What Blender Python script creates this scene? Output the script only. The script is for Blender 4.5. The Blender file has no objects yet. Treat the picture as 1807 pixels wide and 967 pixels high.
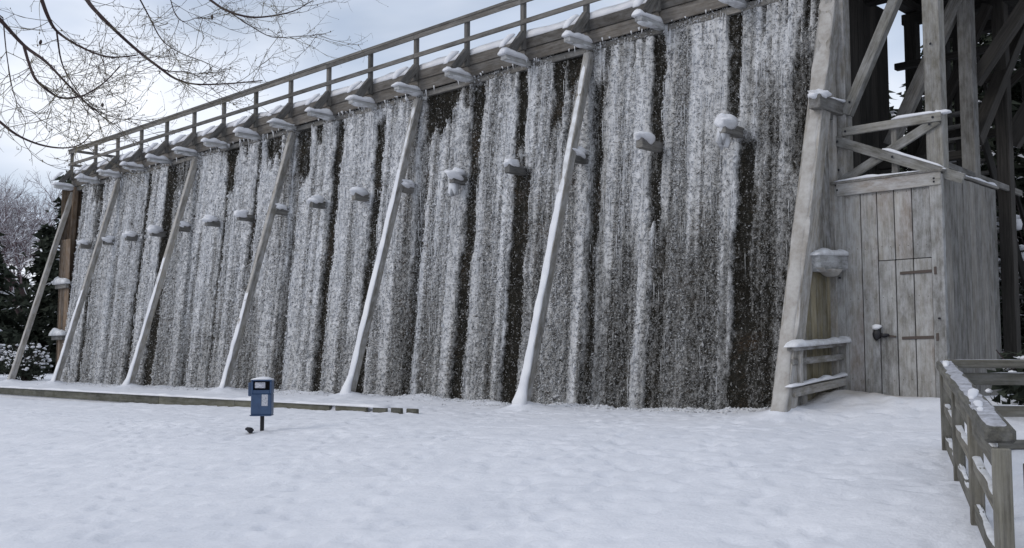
import bpy, math, random
import numpy as np
from mathutils import Vector, Matrix

# ------------------------------------------------------------------ camera, sky, light
sc = bpy.context.scene
cam_d = bpy.data.cameras.new('camera'); cam = bpy.data.objects.new('camera', cam_d)
sc.collection.objects.link(cam); sc.camera = cam
PITCH = math.radians(4.667); YAW = math.radians(45.6)
cam_d.sensor_width = 36; cam_d.lens = 36.24; cam_d.clip_start = 0.1; cam_d.clip_end = 1500
vdir = Vector((-math.cos(YAW) * math.cos(PITCH), math.sin(YAW) * math.cos(PITCH), math.sin(PITCH)))
cam.location = (0, 0, 1.6)
cam.rotation_euler = vdir.to_track_quat('-Z', 'Y').to_euler()
sc.view_settings.view_transform = 'Standard'; sc.view_settings.look = 'None'
sc.view_settings.exposure = EXPOSURE = 0.3; sc.view_settings.gamma = 1
sc.view_settings.use_curve_mapping = False

SUN_EL, SUN_AZ = math.radians(32), math.radians(205)      # azimuth clockwise from +Y
world = bpy.data.worlds.new('World'); sc.world = world; world.use_nodes = True
nt = world.node_tree; nt.nodes.clear()
def wn(t): return nt.nodes.new(t)
wo = wn('ShaderNodeOutputWorld'); bg = wn('ShaderNodeBackground'); sky = wn('ShaderNodeTexSky')
sky.sky_type = 'NISHITA'; sky.sun_disc = False; sky.sun_elevation = SUN_EL; sky.sun_rotation = SUN_AZ
sky.air_density = 1.0; sky.dust_density = 1.6; sky.ozone_density = 1.5
bg.inputs['Strength'].default_value = 0.1
tc = wn('ShaderNodeTexCoord'); mp = wn('ShaderNodeMapping'); mp.inputs['Scale'].default_value = (1, 1, 2.6)
n1 = wn('ShaderNodeTexNoise'); n1.inputs['Scale'].default_value = 2.1; n1.inputs['Detail'].default_value = 5
n1.inputs['Roughness'].default_value = 0.52; n1.inputs['Distortion'].default_value = 0.3
cr = wn('ShaderNodeValToRGB'); cr.color_ramp.elements[0].position = 0.36; cr.color_ramp.elements[1].position = 0.58
cr.color_ramp.elements[0].color = (0.42, 0.42, 0.42, 1); cr.color_ramp.elements[1].color = (1, 1, 1, 1)
n2 = wn('ShaderNodeTexNoise'); n2.inputs['Scale'].default_value = 4.2; n2.inputs['Detail'].default_value = 4
cc = wn('ShaderNodeValToRGB'); cc.color_ramp.elements[0].position = 0.3; cc.color_ramp.elements[1].position = 0.72
cc.color_ramp.elements[0].color = (5.9, 6.65, 8.1, 1); cc.color_ramp.elements[1].color = (8.8, 9.0, 9.4, 1)
mx = wn('ShaderNodeMix'); mx.data_type = 'RGBA'
nt.links.new(tc.outputs['Generated'], mp.inputs['Vector'])
nt.links.new(mp.outputs[0], n1.inputs['Vector']); nt.links.new(mp.outputs[0], n2.inputs['Vector'])
nt.links.new(n1.outputs[0], cr.inputs[0]); nt.links.new(n2.outputs[0], cc.inputs[0])
nt.links.new(cr.outputs[0], mx.inputs['Factor']); nt.links.new(sky.outputs[0], mx.inputs['A'])
nt.links.new(cc.outputs[0], mx.inputs['B']); nt.links.new(mx.outputs['Result'], bg.inputs['Color'])
nt.links.new(bg.outputs[0], wo.inputs['Surface'])
sun_d = bpy.data.lights.new('sun', 'SUN'); sun = bpy.data.objects.new('sun', sun_d); sc.collection.objects.link(sun)
sun_d.energy = 0.5; sun_d.angle = math.radians(20); sun_d.color = (1, 0.96, 0.9)
sd = Vector((math.sin(SUN_AZ) * math.cos(SUN_EL), math.cos(SUN_AZ) * math.cos(SUN_EL), math.sin(SUN_EL)))
sun.rotation_euler = (-sd).to_track_quat('-Z', 'Y').to_euler()

random.seed(7); rng = np.random.default_rng(11)
COL = sc.collection
# ------------------------------------------------------------------ noise
def _h(ix, iy, s):
    v = (ix.astype(np.int64) * 374761393 + iy.astype(np.int64) * 668265263 + s * 1442695041) & 0x7fffffff
    v = ((v ^ (v >> 13)) * 1274126177) & 0x7fffffff
    v = ((v ^ (v >> 15)) * 2246822519) & 0x7fffffff
    return (v & 0xffff) / 65535.0
def vnoise(x, y, s=0):
    x = np.asarray(x, float); y = np.asarray(y, float) + 0 * x
    ix, iy = np.floor(x), np.floor(y); fx, fy = x - ix, y - iy
    fx = fx * fx * (3 - 2 * fx); fy = fy * fy * (3 - 2 * fy)
    a = _h(ix, iy, s); b = _h(ix + 1, iy, s); c = _h(ix, iy + 1, s); d = _h(ix + 1, iy + 1, s)
    return (a * (1 - fx) + b * fx) * (1 - fy) + (c * (1 - fx) + d * fx) * fy
def fbm(x, y, s=0, o=4):
    t = 0; a = 0.5
    for k in range(o):
        t = t + a * vnoise(x * 2 ** k, y * 2 ** k, s + k); a *= 0.5
    return t / (1 - 0.5 ** o)
def sstep(a, b, x):
    t = np.clip((x - a) / (b - a), 0, 1); return t * t * (3 - 2 * t)

# ------------------------------------------------------------------ materials
def mat(name, col, rough=0.8, spec=0.3, build=None):
    m = bpy.data.materials.new(name); m.use_nodes = True
    n = m.node_tree; b = n.nodes['Principled BSDF']
    b.inputs['Base Color'].default_value = (*col, 1); b.inputs['Roughness'].default_value = rough
    b.inputs['Specular IOR Level'].default_value = spec
    if build: build(n, b)
    return m
def tex(n, scale, detail=4, rough=0.6, vec=None, stretch=None, coord='Object'):
    t = n.nodes.new('ShaderNodeTexNoise'); t.inputs['Scale'].default_value = scale
    t.inputs['Detail'].default_value = detail; t.inputs['Roughness'].default_value = rough
    c = n.nodes.new('ShaderNodeTexCoord'); mpn = n.nodes.new('ShaderNodeMapping')
    if stretch: mpn.inputs['Scale'].default_value = stretch
    if coord == 'World':
        g = n.nodes.new('ShaderNodeNewGeometry'); n.links.new(g.outputs['Position'], mpn.inputs['Vector'])
    else: n.links.new(c.outputs[coord], mpn.inputs['Vector'])
    n.links.new(mpn.outputs[0], t.inputs['Vector']); return t
def ramp(n, src, stops):
    r = n.nodes.new('ShaderNodeValToRGB'); e = r.color_ramp.elements
    while len(e) < len(stops): e.new(0.5)
    for k, (p, c) in enumerate(stops):
        e[k].position = p; e[k].color = (*c, 1) if len(c) == 3 else c
    n.links.new(src, r.inputs[0]); return r
def mixc(n, f, a, b, mode='MIX'):
    m = n.nodes.new('ShaderNodeMix'); m.data_type = 'RGBA'; m.blend_type = mode
    for s, v in (('Factor', f), ('A', a), ('B', b)):
        if hasattr(v, 'links') or hasattr(v, 'is_linked'): n.links.new(v, m.inputs[s])
        elif isinstance(v, (int, float)): m.inputs[s].default_value = v
        else: m.inputs[s].default_value = (*v, 1)
    return m.outputs['Result']
def bump(n, b, src, strength, dist):
    bp = n.nodes.new('ShaderNodeBump'); bp.inputs['Strength'].default_value = strength
    bp.inputs['Distance'].default_value = dist
    n.links.new(src, bp.inputs['Height']); n.links.new(bp.outputs[0], b.inputs['Normal'])
def wood(name, dark, light, frost=0.0, stain=None):
    def f(n, b):
        oi = n.nodes.new('ShaderNodeObjectInfo')
        c = n.nodes.new('ShaderNodeTexCoord'); ad = n.nodes.new('ShaderNodeVectorMath'); ad.operation = 'ADD'
        sc_ = n.nodes.new('ShaderNodeVectorMath'); sc_.operation = 'SCALE'; sc_.inputs[0].default_value = (7, 3, 11)
        n.links.new(oi.outputs['Random'], sc_.inputs['Scale'])
        n.links.new(c.outputs['Object'], ad.inputs[0]); n.links.new(sc_.outputs[0], ad.inputs[1])
        mpn = n.nodes.new('ShaderNodeMapping'); mpn.inputs['Scale'].default_value = (1, 1, 0.045)
        n.links.new(ad.outputs[0], mpn.inputs['Vector'])
        g = n.nodes.new('ShaderNodeTexNoise'); g.inputs['Scale'].default_value = 38; g.inputs['Detail'].default_value = 6
        g.inputs['Roughness'].default_value = 0.65
        n.links.new(mpn.outputs[0], g.inputs['Vector'])
        base = ramp(n, g.outputs[0], [(0.3, dark), (0.68, light)]).outputs[0]
        p = n.nodes.new('ShaderNodeTexNoise'); p.inputs['Scale'].default_value = 1.7; p.inputs['Detail'].default_value = 5
        mp2 = n.nodes.new('ShaderNodeMapping'); mp2.inputs['Scale'].default_value = (1, 1, 0.35)
        n.links.new(ad.outputs[0], mp2.inputs['Vector']); n.links.new(mp2.outputs[0], p.inputs['Vector'])
        pr = ramp(n, p.outputs[0], [(0.35, (0.62,) * 3), (0.65, (1.12,) * 3)]).outputs[0]
        base = mixc(n, 1.0, base, pr, 'MULTIPLY')
        ov = ramp(n, oi.outputs['Random'], [(0, (0.72, 0.73, 0.72)), (1, (1.12, 1.1, 1.05))]).outputs[0]
        base = mixc(n, 1.0, base, ov, 'MULTIPLY')
        if stain:
            q = n.nodes.new('ShaderNodeTexNoise'); q.inputs['Scale'].default_value = 1.5; q.inputs['Detail'].default_value = 5
            n.links.new(mp2.outputs[0], q.inputs['Vector'])
            qr = ramp(n, q.outputs[0], [(0.5, (0, 0, 0)), (0.72, (0.6,) * 3)]).outputs[0]
            base = mixc(n, qr, base, stain)
        if frost:
            q = n.nodes.new('ShaderNodeTexNoise'); q.inputs['Scale'].default_value = 9; q.inputs['Detail'].default_value = 7; q.inputs['Roughness'].default_value = 0.72
            mp3 = n.nodes.new('ShaderNodeMapping'); mp3.inputs['Scale'].default_value = (1, 1, 0.4)
            n.links.new(ad.outputs[0], mp3.inputs['Vector']); n.links.new(mp3.outputs[0], q.inputs['Vector'])
            qr = ramp(n, q.outputs[0], [(0.38, (0.0,) * 3), (0.75, (frost,) * 3)])
            base = mixc(n, qr.outputs[0], base, (0.55, 0.56, 0.58))
        n.links.new(base, b.inputs['Base Color']); bump(n, b, g.outputs[0], 0.55, 0.006)
    return mat(name, light, 0.85, 0.2, f)
M = {}
M['wood'] = wood('weathered_timber', (0.085, 0.08, 0.075), (0.21, 0.20, 0.185), 0.25)
M['pale'] = wood('frosted_timber', (0.15, 0.14, 0.125), (0.335, 0.31, 0.275), 0.6)
M['shed'] = wood('frosted_shed_board', (0.175, 0.168, 0.157), (0.355, 0.343, 0.325), 0.65, (0.20, 0.14, 0.105))
M['dark'] = wood('shaded_timber', (0.025, 0.023, 0.022), (0.062, 0.058, 0.054))  # timber with the shade under the deck and in the bay put into its colour
M['rail'] = wood('railing_timber', (0.07, 0.066, 0.062), (0.18, 0.17, 0.158), 0.15)
M['yellow'] = wood('yellowed_board', (0.14, 0.12, 0.075), (0.27, 0.235, 0.15), 0.25)
M['brown'] = wood('brown_board', (0.09, 0.06, 0.04), (0.21, 0.145, 0.09), 0.2)
M['fence'] = wood('fence_timber', (0.075, 0.07, 0.06), (0.2, 0.19, 0.16), 0.15)
M['frostcoat'] = mat('frost_coat', (0.42, 0.42, 0.42), 0.75, 0.25, lambda n, b: (
    n.links.new(ramp(n, tex(n, 3, 6, 0.7, coord='World').outputs[0], [(0.35, (0.27, 0.25, 0.225)), (0.65, (0.44, 0.43, 0.415))]).outputs[0], b.inputs['Base Color'])))
M['frostfilm'] = mat('frost_film', (0.36, 0.37, 0.41), 0.7, 0.25, lambda n, b: (
    n.links.new(ramp(n, tex(n, 12, 6, 0.75, coord='World').outputs[0], [(0.35, (0.20, 0.20, 0.21)), (0.62, (0.46, 0.47, 0.52))]).outputs[0], b.inputs['Base Color'])))
M['post'] = wood('grey_post', (0.11, 0.105, 0.095), (0.25, 0.24, 0.215), 0.35)
M['fascia'] = wood('fascia_timber', (0.055, 0.048, 0.042), (0.155, 0.14, 0.125), 0.15)
M['iced'] = wood('iced_timber', (0.28, 0.28, 0.28), (0.46, 0.46, 0.46), 0.9)
M['kerb'] = wood('kerb_timber', (0.07, 0.07, 0.05), (0.16, 0.155, 0.12), 0.15)
def snow_f(sc1, dist):
    def f(n, b):
        t = tex(n, sc1, 6, 0.62, coord='World'); t2 = tex(n, sc1 * 0.12, 3, 0.5, coord='World')
        r = ramp(n, t2.outputs[0], [(0.3, (0.62, 0.63, 0.67)), (0.7, (0.74, 0.745, 0.765))]).outputs[0]
        n.links.new(r, b.inputs['Base Color']); bump(n, b, t.outputs[0], 0.5, dist)
    return f
M['snow'] = mat('snow', (0.78, 0.8, 0.84), 0.65, 0.25, snow_f(22, 0.012))
M['ice'] = mat('rime_ice', (0.66, 0.67, 0.69), 0.55, 0.4, lambda n, b: (
    n.links.new(ramp(n, tex(n, 7, 3, 0.6, coord='World').outputs[0], [(0.3, (0.45, 0.45, 0.455)), (0.7, (0.70, 0.715, 0.745))]).outputs[0], b.inputs['Base Color'])))
def rime_f(n, b):
    at = n.nodes.new('ShaderNodeAttribute'); at.attribute_name = 'tone'
    n.links.new(ramp(n, at.outputs['Fac'], [(0.0, (0.12, 0.115, 0.105)), (0.5, (0.40, 0.40, 0.397)), (1.0, (0.64, 0.65, 0.67))]).outputs[0], b.inputs['Base Color'])
M['rime'] = mat('rime_on_twigs', (0.6, 0.6, 0.6), 0.9, 0.08, rime_f)
def ground_f(n, b):
    t = tex(n, 5.5, 4, 0.55, coord='World', stretch=(1, 0.7, 1)); t2 = tex(n, 1.1, 4, 0.55, coord='World'); t3 = tex(n, 30, 3, 0.6, coord='World')
    r = ramp(n, t2.outputs[0], [(0.3, (0.63, 0.645, 0.69)), (0.7, (0.71, 0.72, 0.76))]).outputs[0]
    at = n.nodes.new('ShaderNodeAttribute'); at.attribute_name = 'dirt'
    r = mixc(n, at.outputs['Fac'], r, (0.44, 0.41, 0.375))
    n.links.new(r, b.inputs['Base Color'])
    m = n.nodes.new('ShaderNodeMath'); m.operation = 'MULTIPLY_ADD'; m.inputs[1].default_value = 0.14
    n.links.new(t3.outputs[0], m.inputs[0]); n.links.new(t.outputs[0], m.inputs[2])
    bump(n, b, m.outputs[0], 0.6, 0.055)
M['ground'] = mat('trodden_snow', (0.75, 0.77, 0.82), 0.7, 0.2, ground_f)
M['twig'] = mat('blackthorn_twig', (0.05, 0.04, 0.03), 0.9, 0.1, lambda n, b: (
    n.links.new(ramp(n, tex(n, 1.3, 4, 0.6, coord='World').outputs[0], [(0.3, (0.03, 0.027, 0.022)), (0.55, (0.06, 0.052, 0.040)), (0.75, (0.10, 0.068, 0.045))]).outputs[0], b.inputs['Base Color'])))
def brush_f(n, b):
    at = n.nodes.new('ShaderNodeAttribute'); at.attribute_name = 'frost'
    t = tex(n, 14, 6, 0.72, coord='World', stretch=(1, 1, 0.5)); t2 = tex(n, 50, 4, 0.75, coord='World', stretch=(1, 1, 0.7))
    ad = n.nodes.new('ShaderNodeMath'); ad.operation = 'MULTIPLY_ADD'; ad.inputs[1].default_value = 0.6
    n.links.new(t2.outputs[0], ad.inputs[0]); n.links.new(t.outputs[0], ad.inputs[2])
    su = n.nodes.new('ShaderNodeMath'); su.operation = 'MULTIPLY_ADD'; su.inputs[1].default_value = 0.62
    n.links.new(at.outputs['Fac'], su.inputs[0]); n.links.new(ad.outputs[0], su.inputs[2])
    fr = ramp(n, su.outputs[0], [(0.92, (0, 0, 0)), (1.0, (0.9,) * 3)])
    mr = n.nodes.new('ShaderNodeMapRange'); mr.inputs['From Min'].default_value = 0.89; mr.inputs['From Max'].default_value = 1.27
    n.links.new(su.outputs[0], mr.inputs['Value'])
    tw = ramp(n, tex(n, 1.3, 4, 0.6, coord='World').outputs[0], [(0.3, (0.010, 0.009, 0.007)), (0.6, (0.020, 0.019, 0.016)), (0.8, (0.038, 0.029, 0.022))]).outputs[0]
    ta = n.nodes.new('ShaderNodeAttribute'); ta.attribute_name = 'tone'
    ic = ramp(n, ta.outputs['Fac'], [(0.0, (0.12, 0.115, 0.105)), (0.5, (0.40, 0.40, 0.397)), (1.0, (0.64, 0.65, 0.67))]).outputs[0]
    ic = mixc(n, 1.0, ic, ramp(n, t2.outputs[0], [(0.3, (0.85,) * 3), (0.6, (1.05,) * 3)]).outputs[0], 'MULTIPLY')
    n.links.new(mixc(n, mr.outputs[0], tw, ic), b.inputs['Base Color'])
    bump(n, b, ad.outputs[0], 0.45, 0.03)
M['brush'] = mat('frozen_brushwood', (0.1, 0.09, 0.08), 0.9, 0.08, brush_f)
M['bark'] = mat('dark_bark', (0.05, 0.035, 0.035), 0.9, 0.15)
M['thin'] = mat('olive_twig', (0.13, 0.115, 0.075), 0.9, 0.15, lambda n, b: (
    n.links.new(ramp(n, tex(n, 3, 3, 0.6, coord='World').outputs[0], [(0.35, (0.06, 0.045, 0.045)), (0.65, (0.17, 0.15, 0.095))]).outputs[0], b.inputs['Base Color'])))
M['mauve'] = mat('mauve_twig', (0.17, 0.125, 0.13), 0.9, 0.1)
M['needle'] = mat('conifer_needles', (0.03, 0.04, 0.028), 0.9, 0.1, lambda n, b: (
    n.links.new(ramp(n, tex(n, 1.5, 4, 0.7, coord='World').outputs[0], [(0.3, (0.014, 0.018, 0.014)), (0.7, (0.05, 0.058, 0.042))]).outputs[0], b.inputs['Base Color'])))
M['blue'] = mat('blue_painted_metal', (0.03, 0.065, 0.145), 0.42, 0.5, lambda n, b: (
    n.links.new(ramp(n, tex(n, 9, 5, 0.7).outputs[0], [(0.3, (0.018, 0.043, 0.10)), (0.7, (0.033, 0.072, 0.15))]).outputs[0], b.inputs['Base Color'])))
M['black'] = mat('black_metal', (0.012, 0.012, 0.015), 0.5, 0.4)
M['label'] = mat('grey_paper', (0.42, 0.43, 0.47), 0.6, 0.3, lambda n, b: (
    n.links.new(ramp(n, tex(n, 40, 2, 0.5, stretch=(1, 1, 3)).outputs[0], [(0.42, (0.26, 0.27, 0.31)), (0.55, (0.5, 0.51, 0.55))]).outputs[0], b.inputs['Base Color'])))
M['rust'] = mat('rusty_iron', (0.085, 0.068, 0.06), 0.8, 0.3)
M['stone'] = mat('dark_stone', (0.03, 0.03, 0.035), 0.9, 0.2)

# ------------------------------------------------------------------ object helpers
WM = {}
def reg(o, mw, parent=None):
    COL.objects.link(o); WM[o.name] = mw.copy()
    if parent is not None:
        o.parent = parent; o.matrix_basis = WM[parent.name].inverted() @ mw
    else: o.matrix_basis = mw
    return o
def thing(name, label, cat, loc, group=None):
    o = bpy.data.objects.new(name, None); o.empty_display_size = 0.2
    o['label'] = label; o['category'] = cat
    if group: o['group'] = group
    return reg(o, Matrix.Translation(loc))
def mesh(name, V, F, m, smooth=False, attr=None):
    me = bpy.data.meshes.new(name); V = np.asarray(V, dtype=np.float32)
    if isinstance(F, np.ndarray):
        k = F.shape[1]; nf = len(F)
        me.vertices.add(len(V)); me.vertices.foreach_set('co', V.ravel())
        me.loops.add(nf * k); me.loops.foreach_set('vertex_index', F.astype(np.int32).ravel())
        me.polygons.add(nf); me.polygons.foreach_set('loop_start', np.arange(0, nf * k, k, dtype=np.int32))
        me.update(calc_edges=True)
    else: me.from_pydata(V.tolist(), [], F); me.update()
    if smooth: me.polygons.foreach_set('use_smooth', np.ones(len(me.polygons), dtype=bool))
    if attr:
        for k, a in attr.items():
            at = me.attributes.new(k, 'FLOAT', 'POINT'); at.data.foreach_set('value', np.asarray(a, dtype=np.float32))
    me.materials.append(m); return me
def mobj(name, V, F, m, parent=None, smooth=False, attr=None, origin=(0, 0, 0), kind=None):
    V = np.asarray(V, float) - np.array(origin)
    o = bpy.data.objects.new(name, mesh(name, V, F, m, smooth, attr))
    if kind: o['kind'] = kind
    return reg(o, Matrix.Translation(origin), parent)
CACHE = {}
def frame(p0, p1, hint):
    z = (Vector(p1) - Vector(p0)); L = z.length; z.normalize()
    x = Vector(hint) - z * Vector(hint).dot(z)
    if x.length < 1e-4: x = z.orthogonal()
    x.normalize(); y = z.cross(x)
    mw = Matrix((x, y, z)).transposed().to_4x4(); mw.translation = Vector(p0); return mw, L
def beam(name, p0, p1, w, d, m, parent=None, hint=(1, 0, 0), ch=0.008):
    """chamfered timber from p0 to p1, w across the hint direction, d the other way; origin at p0, grain along local z"""
    mw, L = frame(p0, p1, hint)
    key = (name, round(L, 3), round(w, 3), round(d, 3), m.name)
    if key not in CACHE:
        a, b = w / 2, d / 2; c = min(ch, a * 0.4, b * 0.4)
        ring = [(a - c, -b), (a, -b + c), (a, b - c), (a - c, b), (-a + c, b), (-a, b - c), (-a, -b + c), (-a + c, -b)]
        V = [(x * s, y * s2, z) for z, s, s2 in ((0, 1 - c / a, 1 - c / b), (c, 1, 1), (L - c, 1, 1), (L, 1 - c / a, 1 - c / b)) for x, y in ring]
        F = []
        for k in range(3):
            for i in range(8):
                j = (i + 1) % 8; F.append((k * 8 + i, k * 8 + j, k * 8 + 8 + j, k * 8 + 8 + i))
        F.append(tuple(range(7, -1, -1))); F.append(tuple(range(24, 32)))
        CACHE[key] = mesh(name, V, F, m)
    return reg(bpy.data.objects.new(name, CACHE[key]), mw, parent)
SN = [0]
def snow_cap(p0, p1, w, h, parent=None, up=(0, 0, 1), name='snow_cap', m=None, lump=0.35, taper=True, seg=0.09, wfun=None):
    """a lumpy ridge of snow lying on a timber: flat underside, rounded uneven top"""
    SN[0] += 1; s = SN[0]
    p0 = np.array(p0, float); p1 = np.array(p1, float); t = p1 - p0; L = np.linalg.norm(t); t /= L
    u = np.array(up, float); u -= t * (u @ t); u /= np.linalg.norm(u); sd_ = np.cross(t, u)
    n = max(4, int(L / seg)); n = min(n, 70); R = 9
    V = []; F = []
    for i in range(n + 1):
        q = i / n; e = (min(1, min(q, 1 - q) * L / (w * 0.45) + 0.15)) ** 0.5 if taper else 1
        hh = h * e * (1 + lump * 2 * (float(vnoise(np.array(q * L * 5), 0, s)) - 0.5))
        ww = w / 2 * (0.75 + 0.25 * e) * (1 + lump * 0.9 * (float(vnoise(np.array(q * L * 4), 3, s + 7)) - 0.5))
        if wfun: k = wfun(q); hh *= k; ww *= 0.6 + 0.4 * k
        off = w * 0.12 * (float(vnoise(np.array(q * L * 3), 9, s)) - 0.5)
        for j in range(R):
            a = math.pi * j / (R - 1); c = p0 + t * L * q + sd_ * (math.cos(a) * ww + off) + u * (math.sin(a) ** 0.7 * hh - 0.004)
            if 0 < j < R - 1: c = c + u * 0.15 * h * (random.random() - 0.5)
            V.append(c)
    for i in range(n):
        for j in range(R):
            k = (j + 1) % R; F.append((i * R + j, i * R + k, (i + 1) * R + k, (i + 1) * R + j))
    F.append(tuple(range(R - 1, -1, -1))); F.append(tuple(n * R + j for j in range(R)))
    return mobj(name, V, F, m or M['snow'], parent, True, origin=tuple(p0))
def blob(name, c, r, m, parent=None, seed=0, rough=0.25, n=10, drip=0):
    V = []; F = []; R = n + 4
    for i in range(n + 1):
        th = math.pi * i / n
        for j in range(R):
            ph = 2 * math.pi * j / R; d = np.array([math.sin(th) * math.cos(ph), math.sin(th) * math.sin(ph), math.cos(th)])
            k = 1 + rough * 2 * (float(vnoise(np.array(d[0] * 2.1 + 9), d[2] * 2.1 + d[1] * 1.7, seed)) - 0.5)
            p = d * np.array(r) * k
            if drip and d[2] < -0.1: p[2] -= drip * float(vnoise(np.array(ph * 3.0), 2, seed))
            V.append(p + np.array(c))
    for i in range(n):
        for j in range(R):
            k = (j + 1) % R; F.append((i * R + j, i * R + k, (i + 1) * R + k, (i + 1) * R + j))
    return mobj(name, V, F, m, parent, True, origin=tuple(c))

# ------------------------------------------------------------------ layout (metres; the wall runs along x)
def PX(i): return -8.02 - 1.8 * (17 - i)
ENDX = -38.95
FEET = [PX(i) for i in (2, 5, 8, 11, 14, 17)] + [ENDX]
def wallY(z): return 15.42 + 0.68 * (np.asarray(z) - 0.68) / 7.34
def G(x, y, fine=True):
    x = np.asarray(x, float); y = np.asarray(y, float)
    front = np.interp(x, [-60, -32, -16, -8, 0], [0.32, 0.36, 0.58, 0.66, 0.62])
    g = front * sstep(2.5, 12.6, y) ** 0.9
    inner = np.interp(x, [-32, -16], [0.69, 0.70])
    k = sstep(12.36, 12.46, y) * (1 - sstep(-17.4, -14.8, x))
    g = g * (1 - k) + inner * k
    g = g + 0.05 * sstep(13.2, 14.6, y) * (x > -60) * (1 - k * 0.6)
    # drift rising to the shed and the raised corner behind it
    d = sstep(-9.4, -7.7, x) * sstep(13.6, 15.7, y); g = g * (1 - d) + 1.0 * d
    g = g + 0.13 * np.exp(-(((x + 7.75) / 0.55) ** 2 + ((y - 15.35) / 0.4) ** 2)) * (0.7 + 0.6 * vnoise(x * 4, y * 4, 9))
    for fx in FEET:
        r2 = np.sqrt(((x - fx) / 0.30) ** 2 + ((y - 14.02) / 0.40) ** 2 + 0.02) * 1.2
        g = g + 0.24 * np.exp(-r2)
    g = np.where((x < -45) | (y > 24), np.interp(y, [-50, 30, 90], [0.3, 0.9, 0.9]) * 0.8, g) if fine is None else g
    if fine:
        near = 1 - sstep(30, 60, np.hypot(x, y))
        g = g + near * (0.05 * (fbm(x * 0.9, y * 0.9, 5, 3) - 0.5) + 0.02 * (fbm(x * 3.2 + y * 1.1, y * 3.4, 15, 3) - 0.5)
                        + 0.014 * (fbm(x * 8, y * 8, 25, 2) - 0.5))
        # ragged edge of shovelled snow against the wall and boot prints
        g = g + near * 0.16 * np.exp(-((y - 15.1) / 0.35) ** 2) * (fbm(x * 2.1, y * 2, 33, 3) - 0.35)
        c = np.floor(x * 2.4 + y * 0.9); r = np.floor(y * 2.2 - x * 0.5)
        px = (x * 2.4 + y * 0.9 - c - 0.25 - 0.5 * _h(c, r, 41)); py = (y * 2.2 - x * 0.5 - r - 0.25 - 0.5 * _h(c, r, 42))
        g = g - near * 0.035 * np.exp(-(px * px / 0.03 + py * py / 0.06)) * (_h(c, r, 43) > 0.45)
    return g

# ------------------------------------------------------------------ ground
def trample(xs, ys, Z):
    """press boot prints into the sheet: several walked lines and a loose scatter"""
    q = random.Random(21); pr = []
    trails = [((-24, 10.6), (-6.0, 14.6)), ((-28, 9.0), (-3.2, 9.5)), ((-11, 13.6), (-4, 4.0)), ((-13.5, 13.2), (-5.5, 3.5)), ((-22, 11.4), (-14.6, 9.2)), ((-30, 11.2), (-10, 13.8)),
              ((-16, 12.5), (-7, 4)), ((-9, 13.8), (-3.4, 6.2)), ((-34, 10.4), (-15, 8.6)), ((-12, 10), (-5, 13.9)), ((-19, 9.0), (-8, 3.8)), ((-10, 12.8), (-4.8, 3.6))]
    for (ax, ay), (bx, by) in trails:
        L = math.hypot(bx - ax, by - ay); n = int(L / 0.36); a = math.atan2(by - ay, bx - ax); w = q.uniform(0, 6)
        for k in range(n):
            t = k / n; sd_ = 0.11 if k % 2 else -0.11; sway = 0.25 * math.sin(t * L * 0.5 + w)
            pr.append((ax + (bx - ax) * t - math.sin(a) * (sd_ + sway), ay + (by - ay) * t + math.cos(a) * (sd_ + sway), a + q.gauss(0, .15), 1))
    for k in range(500):
        pr.append((q.uniform(-26, -2.6), q.uniform(2.5, 14.4), q.gauss(-0.8, .6), q.uniform(.3, .8)))
    for x, y, a, s in pr:
        if x > -15 and y > 14.5: continue
        i0, i1 = np.searchsorted(xs, (x - .35, x + .35)); j0, j1 = np.searchsorted(ys, (y - .35, y + .35))
        if i1 - i0 < 2 or j1 - j0 < 2: continue
        U, W_ = np.meshgrid(xs[i0:i1] - x, ys[j0:j1] - y); u = U * math.cos(a) + W_ * math.sin(a); v = -U * math.sin(a) + W_ * math.cos(a)
        r = np.sqrt((u / 0.15) ** 2 + (v / 0.065) ** 2)
        Z[j0:j1, i0:i1] += s * (-0.026 * (1 - sstep(0.6, 1.3, r)) + 0.009 * np.exp(-((r - 1.6) / 0.35) ** 2))
def sheet(name, xs, ys, zf, m, parent=None, attrf=None, kind='structure', drop=0):
    X, Y = np.meshgrid(xs, ys); Z = zf(X, Y) - drop
    if attrf: trample(xs, ys, Z)
    V = np.stack([X, Y, Z], -1).reshape(-1, 3); nx, ny = len(xs), len(ys)
    a = (np.arange(ny - 1)[:, None] * nx + np.arange(nx - 1)[None]).ravel()
    F = np.stack([a, a + 1, a + 1 + nx, a + nx], -1)
    at = {'dirt': attrf(X, Y).ravel()} if attrf else None
    return mobj(name, V, F, m, parent, True, at, kind=kind)
xs = np.concatenate([[-700, -400, -220, -140, -100, -80, -66, -56], np.arange(-48, -20, 0.12), np.arange(-20, -8.6, 0.055), np.arange(-8.6, 3, 0.05),
                     [3.5, 5, 8, 14, 25, 45, 80, 150, 300, 700]])
ys = np.concatenate([[-700, -300, -120, -50, -20, -8, -3, 0], np.arange(1.5, 12.2, 0.055), np.arange(12.2, 12.6, 0.03), np.arange(12.6, 16.4, 0.055),
                     np.arange(16.5, 22, 0.3), [23, 26, 32, 40, 60, 90, 140, 250, 450, 800]])
def dirt(X, Y):
    d = np.exp(-(((X + 8.1) / 1.0) ** 2 + ((Y - 15.4) / 0.75) ** 2)) * 0.9 + np.exp(-(((X + 6.9) / 1.0) ** 2 + ((Y - 15.8) / 0.42) ** 2)) * 0.7
    return np.clip(d, 0, 0.85) * (0.5 + vnoise(X * 5, Y * 5, 3))
sheet('snow_ground', xs, ys, lambda a, b: G(a, b), M['ground'], attrf=dirt)

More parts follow.
